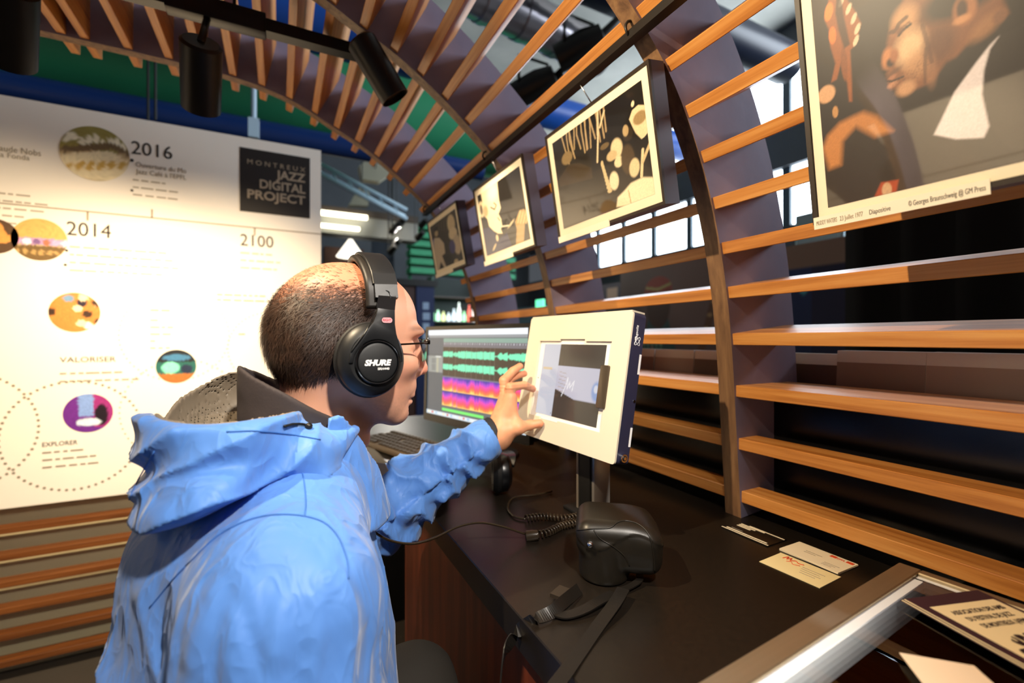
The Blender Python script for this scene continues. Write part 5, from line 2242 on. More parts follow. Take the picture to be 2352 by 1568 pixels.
def jacket_sdf(P):
    t, ar, al = jacket_parts(P)
    # belly fold of the open front
    lowk = np.clip((-.24 - P[2]) / .12, 0, 1)
    d = smin(t, ar, .034 - .030 * lowk)
    d = smin(d, al, .020)
    # --- folds
    wr_ = np.exp(-np.maximum(ar, 0) ** 2 / .02 ** 2) * np.clip((t + .02) / .03, 0, 1)
    ta = axis_t(P, SR, ER)
    ang = np.arctan2(P[1] - (SR[1] + (ER[1] - SR[1]) * ta), P[0] - (SR[0] + (ER[0] - SR[0]) * ta))
    n1 = v_noise(P[0] * 9, P[1] * 9, P[2] * 5, 11)
    n2 = v_noise(P[0] * 22, P[1] * 22, P[2] * 10, 12)
    ridges = ridge(ang * 3.2 + 1.6 * n1 + ta * 1.3) * np.clip(ta * 2.2, 0, 1)
    n6 = v_noise(ang * 2.6 + 7, ta * 2.2 + .6 * n1, ta * 0 + 3.3, 16)
    crease = (1 - np.abs(n6)) ** 4
    d = d - wr_ * (.0046 * ridges + .0020 * n2 + .0085 * crease * np.clip(ta * 3, 0, 1))
    # gathers just below the shoulder seam
    ga = np.exp(-((ta - .06) / .14) ** 2)
    d = d - wr_ * ga * .0022 * np.sin(ang * 17 + 2 * n2)
    # left sleeve: bunched rings
    tl = axis_t(P, EL, WL)
    wl = np.exp(-np.maximum(al, 0) ** 2 / .02 ** 2) * (P[1] > .76) * np.clip((t + .01) / .03, 0, 1)
    angl = np.arctan2(P[2] - (EL[2] + (WL[2] - EL[2]) * tl), P[1] - .865)
    n3 = v_noise(P[0] * 26, P[1] * 26, P[2] * 26, 13)
    n4 = v_noise(P[0] * 55, P[1] * 40, P[2] * 55, 14)
    d = d - wl * (.0080 * ridge(tl * 11.5 + .9 * np.sin(angl * 1.5 + .5) + 1.5 * n3) + .0030 * n4) * np.clip((1.02 - tl) / .25, 0, 1)
    # back and chest: broad diagonal drape
    wt = np.exp(-np.maximum(t, 0) ** 2 / .02 ** 2) * np.clip((ar + .01) / .03, 0, 1)
    n5 = v_noise(P[0] * 10, P[1] * 10, P[2] * 10, 15)
    d = d - wt * (.0040 * ridge((P[0] * 1.0 + P[2] * .55) * 46 + 2.0 * n5) * np.clip((-.2 - P[2]) / .1, 0, 1) + .0030 * n5)
    n7 = v_noise(P[0] * 13 + P[2] * 5, P[1] * 9, P[2] * 4 - P[0] * 6, 17)
    d = d - wt * .0065 * (1 - np.abs(n7)) ** 5 * np.clip((-.18 - P[2]) / .08, 0, 1)
    d = np.maximum(d, -.668 - P[2])
    return d * .8


jm, jco, jq = sdf_mesh('jacket_shell', jacket_sdf, (-.225, .335, -.69), (.42, .965, -.085), .0046)
jacket = mn_(obj('jacket', jm, M_JACKET, man))
JBVH = BVHTree.FromPolygons([tuple(v) for v in jco], [tuple(int(i) for i in q) for q in jq])

# --- standing collar with the zip edge


def collar_sdf(P):
    rx, ry = .083, .082
    cx = .027
    rr = np.sqrt(((P[0] - cx) / rx) ** 2 + ((P[1] - .667) / ry) ** 2)
    flare = 1 + .35 * np.clip((-.12 - P[2]) / .12, 0, 1)
    sh = np.abs((rr - flare) * rx) - .0032
    front = np.clip((P[0] - cx) / rx, -1, 1)
    sidey = np.clip((.667 - P[1]) / ry, -1, 1)
    top = -.112 + .018 * sidey * (front > .3) - .030 * np.clip(front - .55, 0, 1) + .006 * np.sin(P[1] * 60 + P[0] * 40)
    d = smax(sh, P[2] - top, .003)
    d = smax(d, -.245 - P[2], .01)
    # zip gap at the throat
    gap = .010 + .10 * np.clip((P[2] + .25) / .2, 0, 1)
    d = smax(d, np.where(P[0] > cx, gap - np.abs(P[1] - .682), -1), .003)
    return d - .0016 * v_noise(P[0] * 40, P[1] * 40, P[2] * 18, 21)


cm_, _, _ = sdf_mesh('collar', collar_sdf, (-.10, .53, -.26), (.16, .80, -.07), .0032)
obj('collar', cm_, M_JACKET, jacket)


def inner_collar_sdf(P):
    cx = .024 - .0 * P[2]
    rr = np.sqrt(((P[0] - cx) / .068) ** 2 + ((P[1] - .667) / .068) ** 2)
    sh = np.abs((rr - 1 - .25 * np.clip((-.11 - P[2]) / .1, 0, 1)) * .066) - .0032
    top = -.076 - (P[0] - cx) * .62
    d = smax(sh, P[2] - top, .004)
    d = smax(d, -.235 - P[2], .01)
    d = smax(d, P[0] - .088, .004)
    return d - .001 * v_noise(P[0] * 50, P[1] * 50, P[2] * 50, 31)


im_, _, _ = sdf_mesh('inner_collar', inner_collar_sdf, (-.09, .56, -.24), (.13, .78, -.02), .0032)
mn_(obj('inner_collar', im_, M_COLLAR, man))

# --- hood thrown back


def hood_outer(P):
    o = s_ell(P, (-.050, .655, -.106), (.094, .142, .076))
    l = s_ell(P, (-.068, .640, -.150), (.082, .150, .043), rot=26)
    o = smin(o, l, .012)
    o = smin(o, s_cone(P, (.030, .575, -.140), (.085, .605, -.115), .034, .012), .03)
    o = smin(o, s_cone(P, (.030, .735, -.140), (.085, .715, -.115), .034, .012), .03)
    n = v_noise(P[0] * 16, P[1] * 12, P[2] * 22, 41)
    o = o - .0055 * ridge(P[2] * 70 - P[0] * 34 + P[1] * 6 + 1.8 * n) * .8 - .0045 * n
    return o


def hood_cav(P):
    n = v_noise(P[0] * 18, P[1] * 18, P[2] * 18, 42)
    return s_ell(P, (-.046, .658, -.085), (.077, .118, .068)) - .004 * n


def hood_rim(P):
    n = v_noise(P[0] * 14, P[1] * 14, P[2] * 0, 43)
    return P[2] - (-.079 + (P[1] - .56) * .055 + .008 * n - .42 * np.clip(-.062 - P[0], 0, 1) * np.clip((P[1] - .60) / .06, 0, 1) - .006 * np.clip((P[0] + .02) / .08, 0, 1) * (P[1] < .66))


def hood_sdf(P):
    d = smax(hood_outer(P), -hood_cav(P), .004)
    d = smax(d, hood_rim(P), .006)
    # keep clear of the neck
    d = smax(d, .070 - np.sqrt((P[0] - .026) ** 2 + (P[1] - .667) ** 2), .006)
    return d * .8


hm, hdco, hdq = sdf_mesh('hood', hood_sdf, (-.195, .470, -.225), (.125, .825, -.040), .0034)
hood = obj('hood', hm, M_JACKET, jacket)
HBVH = BVHTree.FromPolygons([tuple(v) for v in hdco], [tuple(int(i) for i in q) for q in hdq])


def lining_sdf(P):
    d = np.abs(hood_cav(P) + .0015) - .0022
    d = smax(d, hood_rim(P) - .016 * np.clip((P[1] - .66) / .05, 0, 1) * np.clip((.02 - P[0]) / .06, 0, 1), .004)
    d = smax(d, .070 - np.sqrt((P[0] - .026) ** 2 + (P[1] - .667) ** 2), .004)
    return d


lm_, _, _ = sdf_mesh('hood_lining', lining_sdf, (-.15, .52, -.17), (.06, .80, -.03), .0032)
obj('hood_lining', lm_, M_LINING, jacket)

# --- dark cuff at the left wrist
cfd = (Vector(WL) - Vector(EL)).normalized()
c0 = Vector(WL) + cfd * .002
me = sweep_mesh('cuff', [c0 - cfd * .012, c0 + cfd * .010, c0 + cfd * .032, c0 + cfd * .036], circle_prof(.0375, 20), scale=[1.05, 1.02, .96, .86])
obj('cuff', me, mat('cuff_dark', '#23262c', rough=.7), jacket, smooth=True)


# --- stitched seams: thin welts laid on the cloth


def surf_line(pixels, bvh, off=.0008, n=6):
    out = []
    pts = catmull([Vector((x, y, 0)) for x, y in pixels], n)
    for p in pts:
        d = Vector(ray(p.x, p.y)).normalized()
        h = bvh.ray_cast(Vector((0, 0, 0)), d)
        if h[0] is not None:
            nrm_ = h[1] if h[1].dot(d) < 0 else -h[1]
            out.append(h[0] + nrm_ * off)
    return out


for k, pix in enumerate(([(428, 1300), (500, 1232), (580, 1192), (660, 1182), (735, 1196), (775, 1232), (796, 1285), (800, 1330)],
                         [(687, 1056), (697, 1100), (702, 1150), (700, 1184)],
                         [(345, 1395), (395, 1335), (428, 1300)])):
    ln_ = surf_line(pix, JBVH)
    if len(ln_) > 3:
        obj('seam', sweep_mesh('seam', ln_, circle_prof(.0007, 5)), M_SEAM, jacket, smooth=True)
for pix in ([(520, 992), (600, 990), (680, 1000), (735, 1010)], [(355, 1035), (330, 1080), (305, 1130), (293, 1160)]):
    ln_ = surf_line(pix, HBVH)
    if len(ln_) > 3:
        obj('seam', sweep_mesh('seam', ln_, circle_prof(.0007, 5)), M_SEAM, jacket, smooth=True)
# drawcord with eyelet
ln_ = surf_line([(648, 978), (668, 975), (690, 977), (708, 983)], HBVH, .0025)
if len(ln_) > 3:
    obj('drawcord', sweep_mesh('drawcord', ln_, circle_prof(.0016, 6)), M_BLACK, jacket, smooth=True)
    bm = bmesh.new()
    bmesh.ops.create_uvsphere(bm, u_segments=12, v_segments=8, radius=.0042, matrix=Matrix.Translation(ln_[-1]))
    obj('cord_eyelet', bm, M_DARKMETAL, jacket, smooth=True)
# hook-and-loop tab on the open front
tb = at_d(858, 1075, .66)
ex_ = Vector((RGT[0], RGT[1], -.10))
me_ = [(-.024, -.009), (.014, -.009), (.022, -.001), (.016, .009), (-.024, .009)]
prism('front_tab', me_, .003, M_COLLAR, jacket, M=frame_M(tb, ex_, (0, 0, 1)))

# --- trousers and shoes


def trouser_sdf(P):
    d = s_cone(P, (-.03, .60, -.625), (-.03, .735, -.625), .105, .105)
    d = smin(d, s_cone(P, (-.02, .745, -.600), (.195, .730, -.575), .088, .068), .03)
    d = smin(d, s_cone(P, (.195, .730, -.575), (.17, .74, -1.10), .066, .045), .02)
    d = smin(d, s_cone(P, (-.02, .590, -.620), (.185, .565, -.630), .088, .066), .03)
    d = smin(d, s_cone(P, (.185, .565, -.630), (.15, .56, -1.10), .064, .045), .02)
    d = smax(d, -1.16 - P[2], .01)
    return d - .0035 * v_noise(P[0] * 22, P[1] * 22, P[2] * 14, 51)


tm_, _, _ = sdf_mesh('trousers', trouser_sdf, (-.17, .44, -1.18), (.29, .87, -.46), .009)
mn_(obj('trousers', tm_, M_TROUSER, man))
for y in (.74, .56):
    x0 = .17 if y > .6 else .15

    def shoe_sdf(P, y=y, x0=x0):
        d = s_cone(P, (x0 - .03, y, -1.185), (x0 + .10, y, -1.205), .042, .036)
        d = smin(d, s_cone(P, (x0, y, -1.12), (x0, y, -1.18), .042, .045), .02)
        return smax(d, -1.249 - P[2], .004)
    sm_, _, _ = sdf_mesh('shoe', shoe_sdf, (x0 - .10, y - .07, -1.26), (x0 + .16, y + .07, -1.05), .006)
    mn_(obj('shoe', sm_, M_BLACKGLOSS, man))

# stool carrying him
st = empty('stool', (-.02, .667, 0), 'round black stool under the man in the blue jacket', 'stool')
lathe('seat', [(0, .555), (.15, .555), (.165, .54), (.165, .515), (.15, .505), (0, .505)], M_BLACK, st)
cyl('column', (0, 0, .02), (0, 0, .51), .025, M_STEEL, st)
lathe('foot', [(0, .025), (.03, .025), (.18, .008), (.18, 0), (0, 0)], M_STEEL, st)
lathe('foot_ring', [(.11, .2), (.122, .2), (.122, .212), (.11, .212), (.11, .2)], M_STEEL, st)

# ================================================================== headphones on his head (head coordinates, offset HO)
HB = Vector((HO[0], HO[1], CAM_Z))
hp = empty('headphones', HB, 'black closed studio headphones worn by the man in the blue jacket', 'headphones')
M_HPM = mat('headphone_satin_black', '#131416', rough=.42)
M_HPG = mat('headphone_gloss_black', '#0c0c0e', rough=.2)
M_HPD = mat('headphone_disc_black', '#0f1012', rough=.5, bump=((1500, 1500, 1500), .15, .0002))
M_WHITE = mat('print_white', '#f5f5f2', rough=.5)
M_REDPILL = mat('label_pink', '#e9a0a4', rough=.5)
M_REDTXT = mat('label_red', '#a02434', rough=.5)
for s in (-1, 1):
    cc = Vector((.018, .0855 * s, -.026))
    Mc = frame_M(cc, (1 if s < 0 else -1, 0, 0), (0, 0, 1))
    Mc = Mc @ Matrix.Rotation(R(-4), 4, 'X') @ Matrix.Rotation(R(5 if s < 0 else -5), 4, 'Y')
    Ms = Mc @ Matrix.Diagonal((1, 1.12, 1, 1))
    lathe('ear_cushion', [(.014, -.012), (.034, -.012), (.0405, -.004), (.0415, .006), (.036, .011), (.016, .011)], M_CUSH, hp, M=Ms, seg=40)
    cup = lathe('ear_cup', [(0, .009), (.0385, .009), (.0400, .0115), (.0402, .015), (.0385, .020), (.0325, .0255), (.0285, .0275), (.0265, .0270), (.0, .0265)], M_HPM, hp, M=Ms, seg=48)
    Md = Mc @ Matrix.Translation((.0035, -.004, .0))
    lathe('disc_rim', [(.0238, .0265), (.0262, .0265), (.0262, .0305), (.0252, .0312), (.0240, .0304), (.0238, .0265)], M_HPG, hp, M=Md, seg=48)
    disc = lathe('disc', [(0, .0315), (.0200, .0314), (.0228, .0306), (.0238, .0290), (.0238, .026), (0, .026)], M_HPD, hp, M=Md, seg=48)
    if s < 0:
        text('maker_name', 'SHURE', .0092, M_WHITE, disc, M=Md @ Matrix.Translation((-.0160, -.0034, .0317)), fit=.0318, bold=.00045, shear=.25, depth=.0003)
        text('model_name', 'SRH440', .0038, M_WHITE, disc, M=Md @ Matrix.Translation((-.0008, -.0088, .0317)), fit=.0138, bold=.00008, depth=.0003)
    # yoke plate arching round the disc
    outer = [(-.0295, -.004), (-.0285, .006), (-.0245, .0150), (-.0170, .0250), (-.0085, .0350), (-.0015, .0440), (.0020, .0530), (.0035, .0610), (.0245, .0590), (.0245, .0420),
             (.0262, .0300), (.0300, .0180), (.0335, .0060), (.0338, -.004), (.0300, -.004)]
    arc_in = [(.0030 + .0275 * math.cos(R(a_)), -.004 + .0275 * math.sin(R(a_))) for a_ in np.linspace(2, 178, 22)]
    prism('yoke', outer + arc_in + [(-.0255, -.004)], .0045, M_HPM, hp, M=Mc @ Matrix.Translation((0, 0, .0255)) @ Matrix.Rotation(R(2), 4, 'X'), bevel=.0008)
    if s < 0:
        Mr = Mc @ Matrix.Rotation(R(2), 4, 'X') @ Matrix.Translation((.0145, .0475, .0303))
        pill = prism('side_mark', rrect(.0125, .0062, .0030, 5), .0003, M_REDPILL, hp, M=Mr)
        prism('side_mark_border', rrect(.0137, .0074, .0036, 5), .00022, M_BLACK, pill, M=Mr)
        text('side_mark_text', 'RIGHT', .0042, M_REDTXT, pill, M=Mr @ Matrix.Translation((-.0050, -.0014, .0003)), fit=.0100, depth=.0002, bold=.0001)
    # slider between yoke and band
    sl = [Mc @ Vector((.0140, .0585, .0275)), Vector((.0385, .0975 * s, .052)), Vector((.0382, .0935 * s, .064))]
    up_ = [Vector((1, 0, 0))] * len(sl)
    obj('slider', sweep_mesh('slider', sl, rect_prof(.0045, .0215), up=Vector((1, 0, 0))), M_HPG, hp)
    hs_ = [Vector((.0380, .0965 * s, .050)), Vector((.0375, .0925 * s, .066)), Vector((.0365, .0835 * s, .080))]
    obj('band_end', sweep_mesh('band_end', hs_, rect_prof(.0075, .0275), up=Vector((1, 0, 0))), M_HPM, hp)
    # thin looped wire from cup to band
    wpts = [Mc @ Vector((-.0270, .0080, .030)), Mc @ Vector((-.0100, .0330, .031)), Vector((.0270, .0965 * s, .036)), Vector((.0400, .1010 * s, .046)), Vector((.0400, .0985 * s, .058)),
            Vector((.0250, .0935 * s, .060))]
    tube('wire', wpts, .00085, M_HPG, hp, n=6, smooth_n=8)
bp_ = [Vector((.0375, -.0905, .068)), Vector((.0360, -.0800, .0850)), Vector((.0330, -.0600, .1020)), Vector((.0305, -.0330, .1135)), Vector((.0300, 0, .1180)),
       Vector((.0305, .0330, .1135)), Vector((.0330, .0600, .1020)), Vector((.0360, .0800, .0850)), Vector((.0375, .0905, .068))]
bpath = catmull(bp_, 8)
rp = [(x, y) for x, y in rrect(.0050, .0310, .0022, 3)]
obj('headband', sweep_mesh('headband', bpath, rp, up=Vector((1, 0, 0))), M_HPM, hp, angle=40)
pl_ = [Vector((.0385, -.0950, .040))] + bp_ + [Vector((.0385, .0950, .040))]
pad = catmull([p_ - Vector((.006, 0, 0)) - (p_ - Vector((.03, 0, .01))).normalized() * .0065 for p_ in pl_], 8)
obj('headband_pad', sweep_mesh('headband_pad', pad, rrect(.0095, .0340, .0045, 4), up=Vector((1, 0, 0))), mat('pad_leatherette', '#17120e', rough=.5), hp, smooth=True)
# cord over the chest to the plug on the counter
cord = [at_d(*p_) for p_ in ((818, 1150, .60), (836, 1190, .612), (862, 1222, .63), (900, 1242, .655), (950, 1248, .682), (1000, 1234, .712), (1050, 1210, .738), (1100, 1200, .758), (1150, 1208, .775),
                             (1206, 1226, .79))]
tube('cord', [Vector(p_) + Vector((0, 0, CAM_Z)) - HB for p_ in cord], .0019, M_COIL, hp, n=7, smooth_n=8)

# ================================================================== glasses
gl = empty('glasses', HB + Vector((.105, 0, -.01)), 'thin rimless glasses with dark metal temples on the man\'s nose', 'glasses')
GI = Matrix.Translation((-.105, 0, .01))
M_GM = mat('gunmetal', '#4a4038', rough=.25, metal=1.0)
G_LENS = glass_mat('lens_glass', (.93, .92, .90))
for s in (-1, 1):
    vs, fs = [], []
    NX, NZ = 10, 7
    for side_ in (0, 1):
        for i in range(NX + 1):
            for j in range(NZ + 1):
                a_ = i / NX
                y_ = .0085 + a_ * .050
                zc_ = (j / NZ - .5)
                hgt = .0300 * (1 - .35 * abs(2 * a_ - 1) ** 4)
                z_ = -.0145 + zc_ * hgt - .004 * a_ * (zc_ < 0)
                x_ = .1135 - .30 * (a_ * .05) - 3.2 * (a_ * .05) ** 2 + .0012 * side_
                vs.append((x_, y_ * s, z_))
    o_ = (NX + 1) * (NZ + 1)
    for side_ in (0, 1):
        for i in range(NX):
            for j in range(NZ):
                k_ = side_ * o_ + i * (NZ + 1) + j
                fs.append((k_, k_ + 1, k_ + NZ + 2, k_ + NZ + 1))
    o = obj('lens', pydata('lens', vs, fs), G_LENS, gl, smooth=True)
    o.matrix_parent_inverse = GI
    tp = [(.1010, .0590 * s, -.0040), (.0980, .0655 * s, -.0050), (.0850, .0715 * s, -.0060), (.05, .0775 * s, -.0075), (.01, .0800 * s, -.0085)]
    o = tube('temple', [Vector(p_) for p_ in tp], .0013, M_GM, gl, n=7, smooth_n=5)
    o.matrix_parent_inverse = GI
    o = box('hinge', (.0965, min(.0565 * s, .0645 * s), -.0075), (.1035, max(.0565 * s, .0645 * s), -.0015), M_GM, gl, bevel=.001)
    o.matrix_parent_inverse = GI
    o = tube('brow_bar', [Vector(p_) for p_ in ((.1145, .0100 * s, -.0020), (.1110, .0300 * s, .0005), (.1040, .0500 * s, -.0015), (.1005, .0590 * s, -.0040))], .0011, M_GM, gl, n=7, smooth_n=5)
    o.matrix_parent_inverse = GI
o = tube('bridge', [Vector(p_) for p_ in ((.1145, -.0100, -.0035), (.1160, 0, -.0015), (.1145, .0100, -.0035))], .0011, M_GM, gl, n=7, smooth_n=5)
o.matrix_parent_inverse = GI

# ================================================================== leather camera case lying lens down, with its strap
M_LEATHER = mat('case_leather', '#17140f', rough=.38, noise=((60, 60, 60), .4, '#201a12'), bump=((700, 700, 700), .12, .0004), spec=.55)
cex = Vector((RGT[0] * .985 + FWD[0] * -.17, RGT[1] * .985 + FWD[1] * -.17, 0)).normalized()
cf, cr = .690, .155
cc0 = Vector((FWD[0] * cf + RGT[0] * cr, FWD[1] * cf + RGT[1] * cr, COUNTER))
CMx = frame_M(cc0, cex, Vector((0, 0, 1)).cross(cex))
case = empty('camera_case', cc0, 'black leather camera case with strap lying on the counter', 'camera case')
case.matrix_world = CMx


def case_sdf(P):
    p = P
    # body slab, its right shoulder rounded and dropping
    drop = .010 * np.clip((p[0] - .01) / .05, 0, 1) ** 2
    q = [p[0], p[1], p[2] + drop]
    d = s_box(q, (.004, .002, .060), (.060, .053, .0265), .020)
    d = smin(d, s_box(p, (.030, -.010, .045), (.034, .040, .030), .018), .008)
    # lens pouch standing on the counter
    r = np.sqrt((p[0] + .016) ** 2 + (p[1] + .018) ** 2)
    l = np.maximum(r - .0365 + .03 * (p[2] < 0), np.abs(p[2] - .030) - .030)
    l = smax(r - .0365, np.abs(p[2] - .030) - .0300, .008)
    d = smin(d, l, .006)
    # flap step
    e = p[2] - (.062 + .012 * np.sin(p[0] * 55))
    d = d - .0013 * np.clip(e / .002, 0, 1)
    return d


csm, cco, cq = sdf_mesh('case_body', case_sdf, (-.08, -.08, -.004), (.085, .075, .098), .0021)
obj('case_body', csm, M_LEATHER, case)
wco = [CMx @ Vector(v) - Vector((0, 0, CAM_Z)) for v in cco]
CBVH = BVHTree.FromPolygons([tuple(v) for v in wco], [tuple(int(i) for i in q_) for q_ in cq])
CMI = CMx.inverted()
for nm, pix, rad in (('edge_piping', [(1326, 1217), (1360, 1214), (1400, 1212), (1418, 1200), (1440, 1196), (1470, 1206), (1492, 1232), (1502, 1280), (1504, 1320)], .0011),
                     ('flap_seam', [(1364, 1217), (1378, 1236), (1410, 1256), (1434, 1276), (1446, 1300)], .0009),
                     ('base_seam', [(1345, 1340), (1380, 1346), (1420, 1345), (1442, 1336)], .0008)):
    l_ = surf_line(pix, CBVH, .0004)
    l_ = [CMI @ (p_ + Vector((0, 0, CAM_Z))) for p_ in l_]
    if len(l_) > 3:
        obj(nm, sweep_mesh(nm, l_, circle_prof(rad, 6)), M_LEATHER, case, smooth=True)
l_ = surf_line([(1356, 1250), (1357, 1253)], CBVH, .001)
if l_:
    p_ = CMI @ (l_[0] + Vector((0, 0, CAM_Z)))
    bm = bmesh.new()
    bmesh.ops.create_uvsphere(bm, u_segments=14, v_segments=8, radius=.0048, matrix=Matrix.Translation(p_))
    obj('snap_stud', bm, M_CHROME, case, smooth=True)
M_STRAP = mat('strap_leather', '#15120f', rough=.42, bump=((900, 900, 900), .15, .0004))


def ribbon(name, pts, w, t=.0018, up=(0, 0, 1), parent=case, m=None):
    l_ = [CMI @ p_ for p_ in catmull(pts, 8)]
    u_ = CMI.to_3x3() @ Vector(up)
    return obj(name, sweep_mesh(name, l_, rect_prof(w, t), up=u_), m or M_STRAP, parent)


zz = COUNTER + .0015
ribbon('strap', [onZ(1432, 1352, zz + .012), onZ(1412, 1385, zz + .010), onZ(1372, 1440, zz + .002), onZ(1330, 1500, zz), onZ(1302, 1540, zz + .001)] +
       [Vector(at_d(1262, 1600, .44)) + Vector((0, 0, CAM_Z)), Vector(at_d(1240, 1690, .425)) + Vector((0, 0, CAM_Z))], .0165)
ribbon('strap', [onZ(1330, 1352, zz + .006), onZ(1290, 1385, zz + .010), onZ(1262, 1408, zz + .006), onZ(1225, 1424, zz + .002)] +
       [Vector(at_d(1188, 1452, .575)) + Vector((0, 0, CAM_Z)), Vector(at_d(1160, 1500, .56)) + Vector((0, 0, CAM_Z)), Vector(at_d(1150, 1568, .55)) + Vector((0, 0, CAM_Z)),
        Vector(at_d(1150, 1660, .54)) + Vector((0, 0, CAM_Z))], .0150, up=(.8, -.3, .5))
ribbon('strap', [onZ(1412, 1362, zz + .004), onZ(1375, 1380, zz + .008), onZ(1340, 1400, zz + .005), onZ(1300, 1412, zz + .003), onZ(1270, 1404, zz + .004)], .0150)
ribbon('strap', [onZ(1470, 1318, zz + .004), onZ(1468, 1332, zz + .006), onZ(1450, 1345, zz + .004), onZ(1425, 1356, zz + .004)], .010)
obj('strap_buckle', sweep_mesh('strap_buckle', [CMI @ onZ(1300, 1352, zz + .006), CMI @ onZ(1278, 1372, zz + .006)], rect_prof(.020, .005), up=CMI.to_3x3() @ Vector((0, 0, 1))),
    mat('buckle_plastic', '#2b241c', rough=.4), case)

# ================================================================== hall behind the booth
def duct(name, a, b, r, m, label, cat='duct', rings=0, ring_m=None, group=None):
    e = empty(name, a, label, cat, group)
    d = Vector(b) - Vector(a)
    cyl('duct_tube', (0, 0, 0), d, r, m, e, seg=28)
    for i in range(rings):
        p = d * ((i + .5) / rings)
        dn = d.normalized() * .03
        cyl('duct_collar', p - dn, p + dn, r * 1.06, ring_m or m, e, seg=28)
    return e


def zrel(z):
    return CAM_Z + z


M_GALV = mat('galvanised_duct', '#b9b4bc', rough=.28, metal=.9)
M_WTRUSS = mat('white_truss', '#b8cfe0', rough=.4)
M_BEIGE = mat('acoustic_beige', '#b9b09a', rough=.8)
duct('ventilation_duct', (-4.5, 4.3, zrel(2.10)), (2.2, 4.3, zrel(2.10)), .40, M_GREEN, 'wide green ventilation duct above the timeline panel')
duct('service_pipe', (-4.5, 3.95, zrel(1.575)), (1.7, 3.95, zrel(1.575)), .085, mat('navy_pipe', '#1b3a78', rough=.35), 'dark blue pipe running under the green duct', 'pipe')
duct('ventilation_duct', (-1.8, 3.2, zrel(2.08)), (.85, 3.2, zrel(2.08)), .21, M_BLUEPIPE, 'bright blue ventilation duct above the slatted ceiling')
duct('ventilation_duct', (-.2, 5.0, zrel(2.92)), (6.2, 5.0, zrel(2.92)), .20, M_BLUEPIPE, 'blue ventilation duct crossing behind the framed photographs')
duct('ventilation_duct', (1.6, 2.6, zrel(2.55)), (4.2, 2.6, zrel(2.55)), .17, mat('navy_duct', '#0f1a33', rough=.4), 'navy ventilation duct high beside the window wall')
duct('ventilation_duct', (1.15, 3.0, zrel(2.48)), (2.5, 3.2, zrel(2.48)), .17, M_GALV, 'shiny galvanised duct high above the booth', rings=4)
# pale walkway slab overhead
box('ceiling_beam_panel', (-2.2, 2.7, zrel(2.75)), (.7, 3.6, zrel(2.85)), mat('pale_soffit', '#b9c2cc', rough=.7))
tag(bpy.data.objects['ceiling_beam_panel'], 'pale flat soffit above the bright blue duct', 'soffit')
# hanging rods
for i, (x, y, Y, l) in enumerate(((583, 210, 3.3, 'pale steel drop rod below the slatted arch beside the blue pipe'),)):
    a = onY(x, 60, Y)
    b = onY(x, 300, Y)
    e = empty('drop_rod', a, l, 'rod')
    cyl('rod', (0, 0, 5.75 - a.z), (0, 0, b.z - a.z), .016, M_WTRUSS, e, seg=10)
    box('rod_clamp', (-.03, -.03, (b - a).z - .05), (.03, .03, (b - a).z + .07), M_WTRUSS, e)
for x in (340, 357):
    a = onY(x, 100, 2.9)
    b = onY(x, 275, 2.9)
    o = cyl('hanging_cable', (a.x, a.y, 5.75), (a.x, a.y, b.z), .006, M_DARKMETAL, seg=8)
    tag(o, 'thin black cable hanging before the green duct', 'cable', 'pair of thin hanging cables')
# truss
e = empty('lighting_truss', onY(735, 380, 5.0), 'pale blue steel truss rising behind the edge of the timeline panel', 'truss')
o0 = onY(735, 380, 5.0)
p0, p1 = onY(600, 305, 5.0), onY(935, 482, 5.0)
for (dz, dy) in ((0, 0), (-.10, 0), (-.05, .09)):
    tube('truss_chord', [p0 - o0 + Vector((0, dy, dz)), p1 - o0 + Vector((0, dy, dz))], .022, M_WTRUSS, e, n=8)
for i in range(9):
    t0 = p0.lerp(p1, i / 9) - o0
    t1 = p0.lerp(p1, (i + .5) / 9) - o0
    tube('truss_brace', [t0, t1 + Vector((0, 0, -.10))], .010, M_WTRUSS, e, n=6)
for i in (1, 8):
    t0 = p0.lerp(p1, i / 9) - o0
    cyl('truss_hanger', t0, (t0.x, t0.y, 5.75 - o0.z), .008, M_DARKMETAL, e, seg=6)
# acoustic shapes
for (pts, lab) in (([(822, 388), (846, 368), (882, 374), (900, 400), (868, 424), (828, 418)], 'beige hexagonal acoustic panel hanging beyond the arch end'),
                   ([(822, 436), (846, 440), (842, 478), (798, 476)], 'beige funnel-shaped acoustic panel below the hexagonal one')):
    ps = [onY(x, y, 6.2) for x, y in pts]
    c = sum(ps, Vector()) / len(ps)
    M_ = frame_M(c, (1, 0, 0), (0, 0, 1))
    o = empty('acoustic_panel', c, lab, 'acoustic panel')
    o.matrix_world = M_
    prism('panel_body', [(p.x - c.x, p.z - c.z) for p in ps], .12, M_BEIGE, o)
    cyl('hanger', (0, 0, .15), (0, 5.75 - c.z, .15), .008, M_DARKMETAL, o, seg=6)
# gallery front with strip lights
a, b = onY(700, 486, 7.0), onY(960, 506, 7.0)
g = empty('gallery_beam', a, 'grey gallery beam with two strip lights beyond the panel edge', 'beam')
box('beam', (-.3, 0, -.26), (b.x - a.x, .3, .02), mat('gallery_grey', '#8c8e8c', rough=.7), g)
box('beam_top', (-.3, -.06, .02), (b.x - a.x, .3, .11), mat('gallery_brown', '#4a4038', rough=.7), g)
M_TUBE = mat('strip_light_glow', '#fff6d8', emis='#fff3cf', estr=4.0)
box('strip_light', (.20, -.12, -.035), (.83, -.06, .02), M_TUBE, g)
box('strip_light', (.18, -.12, -.21), (.72, -.06, -.165), M_TUBE, g)
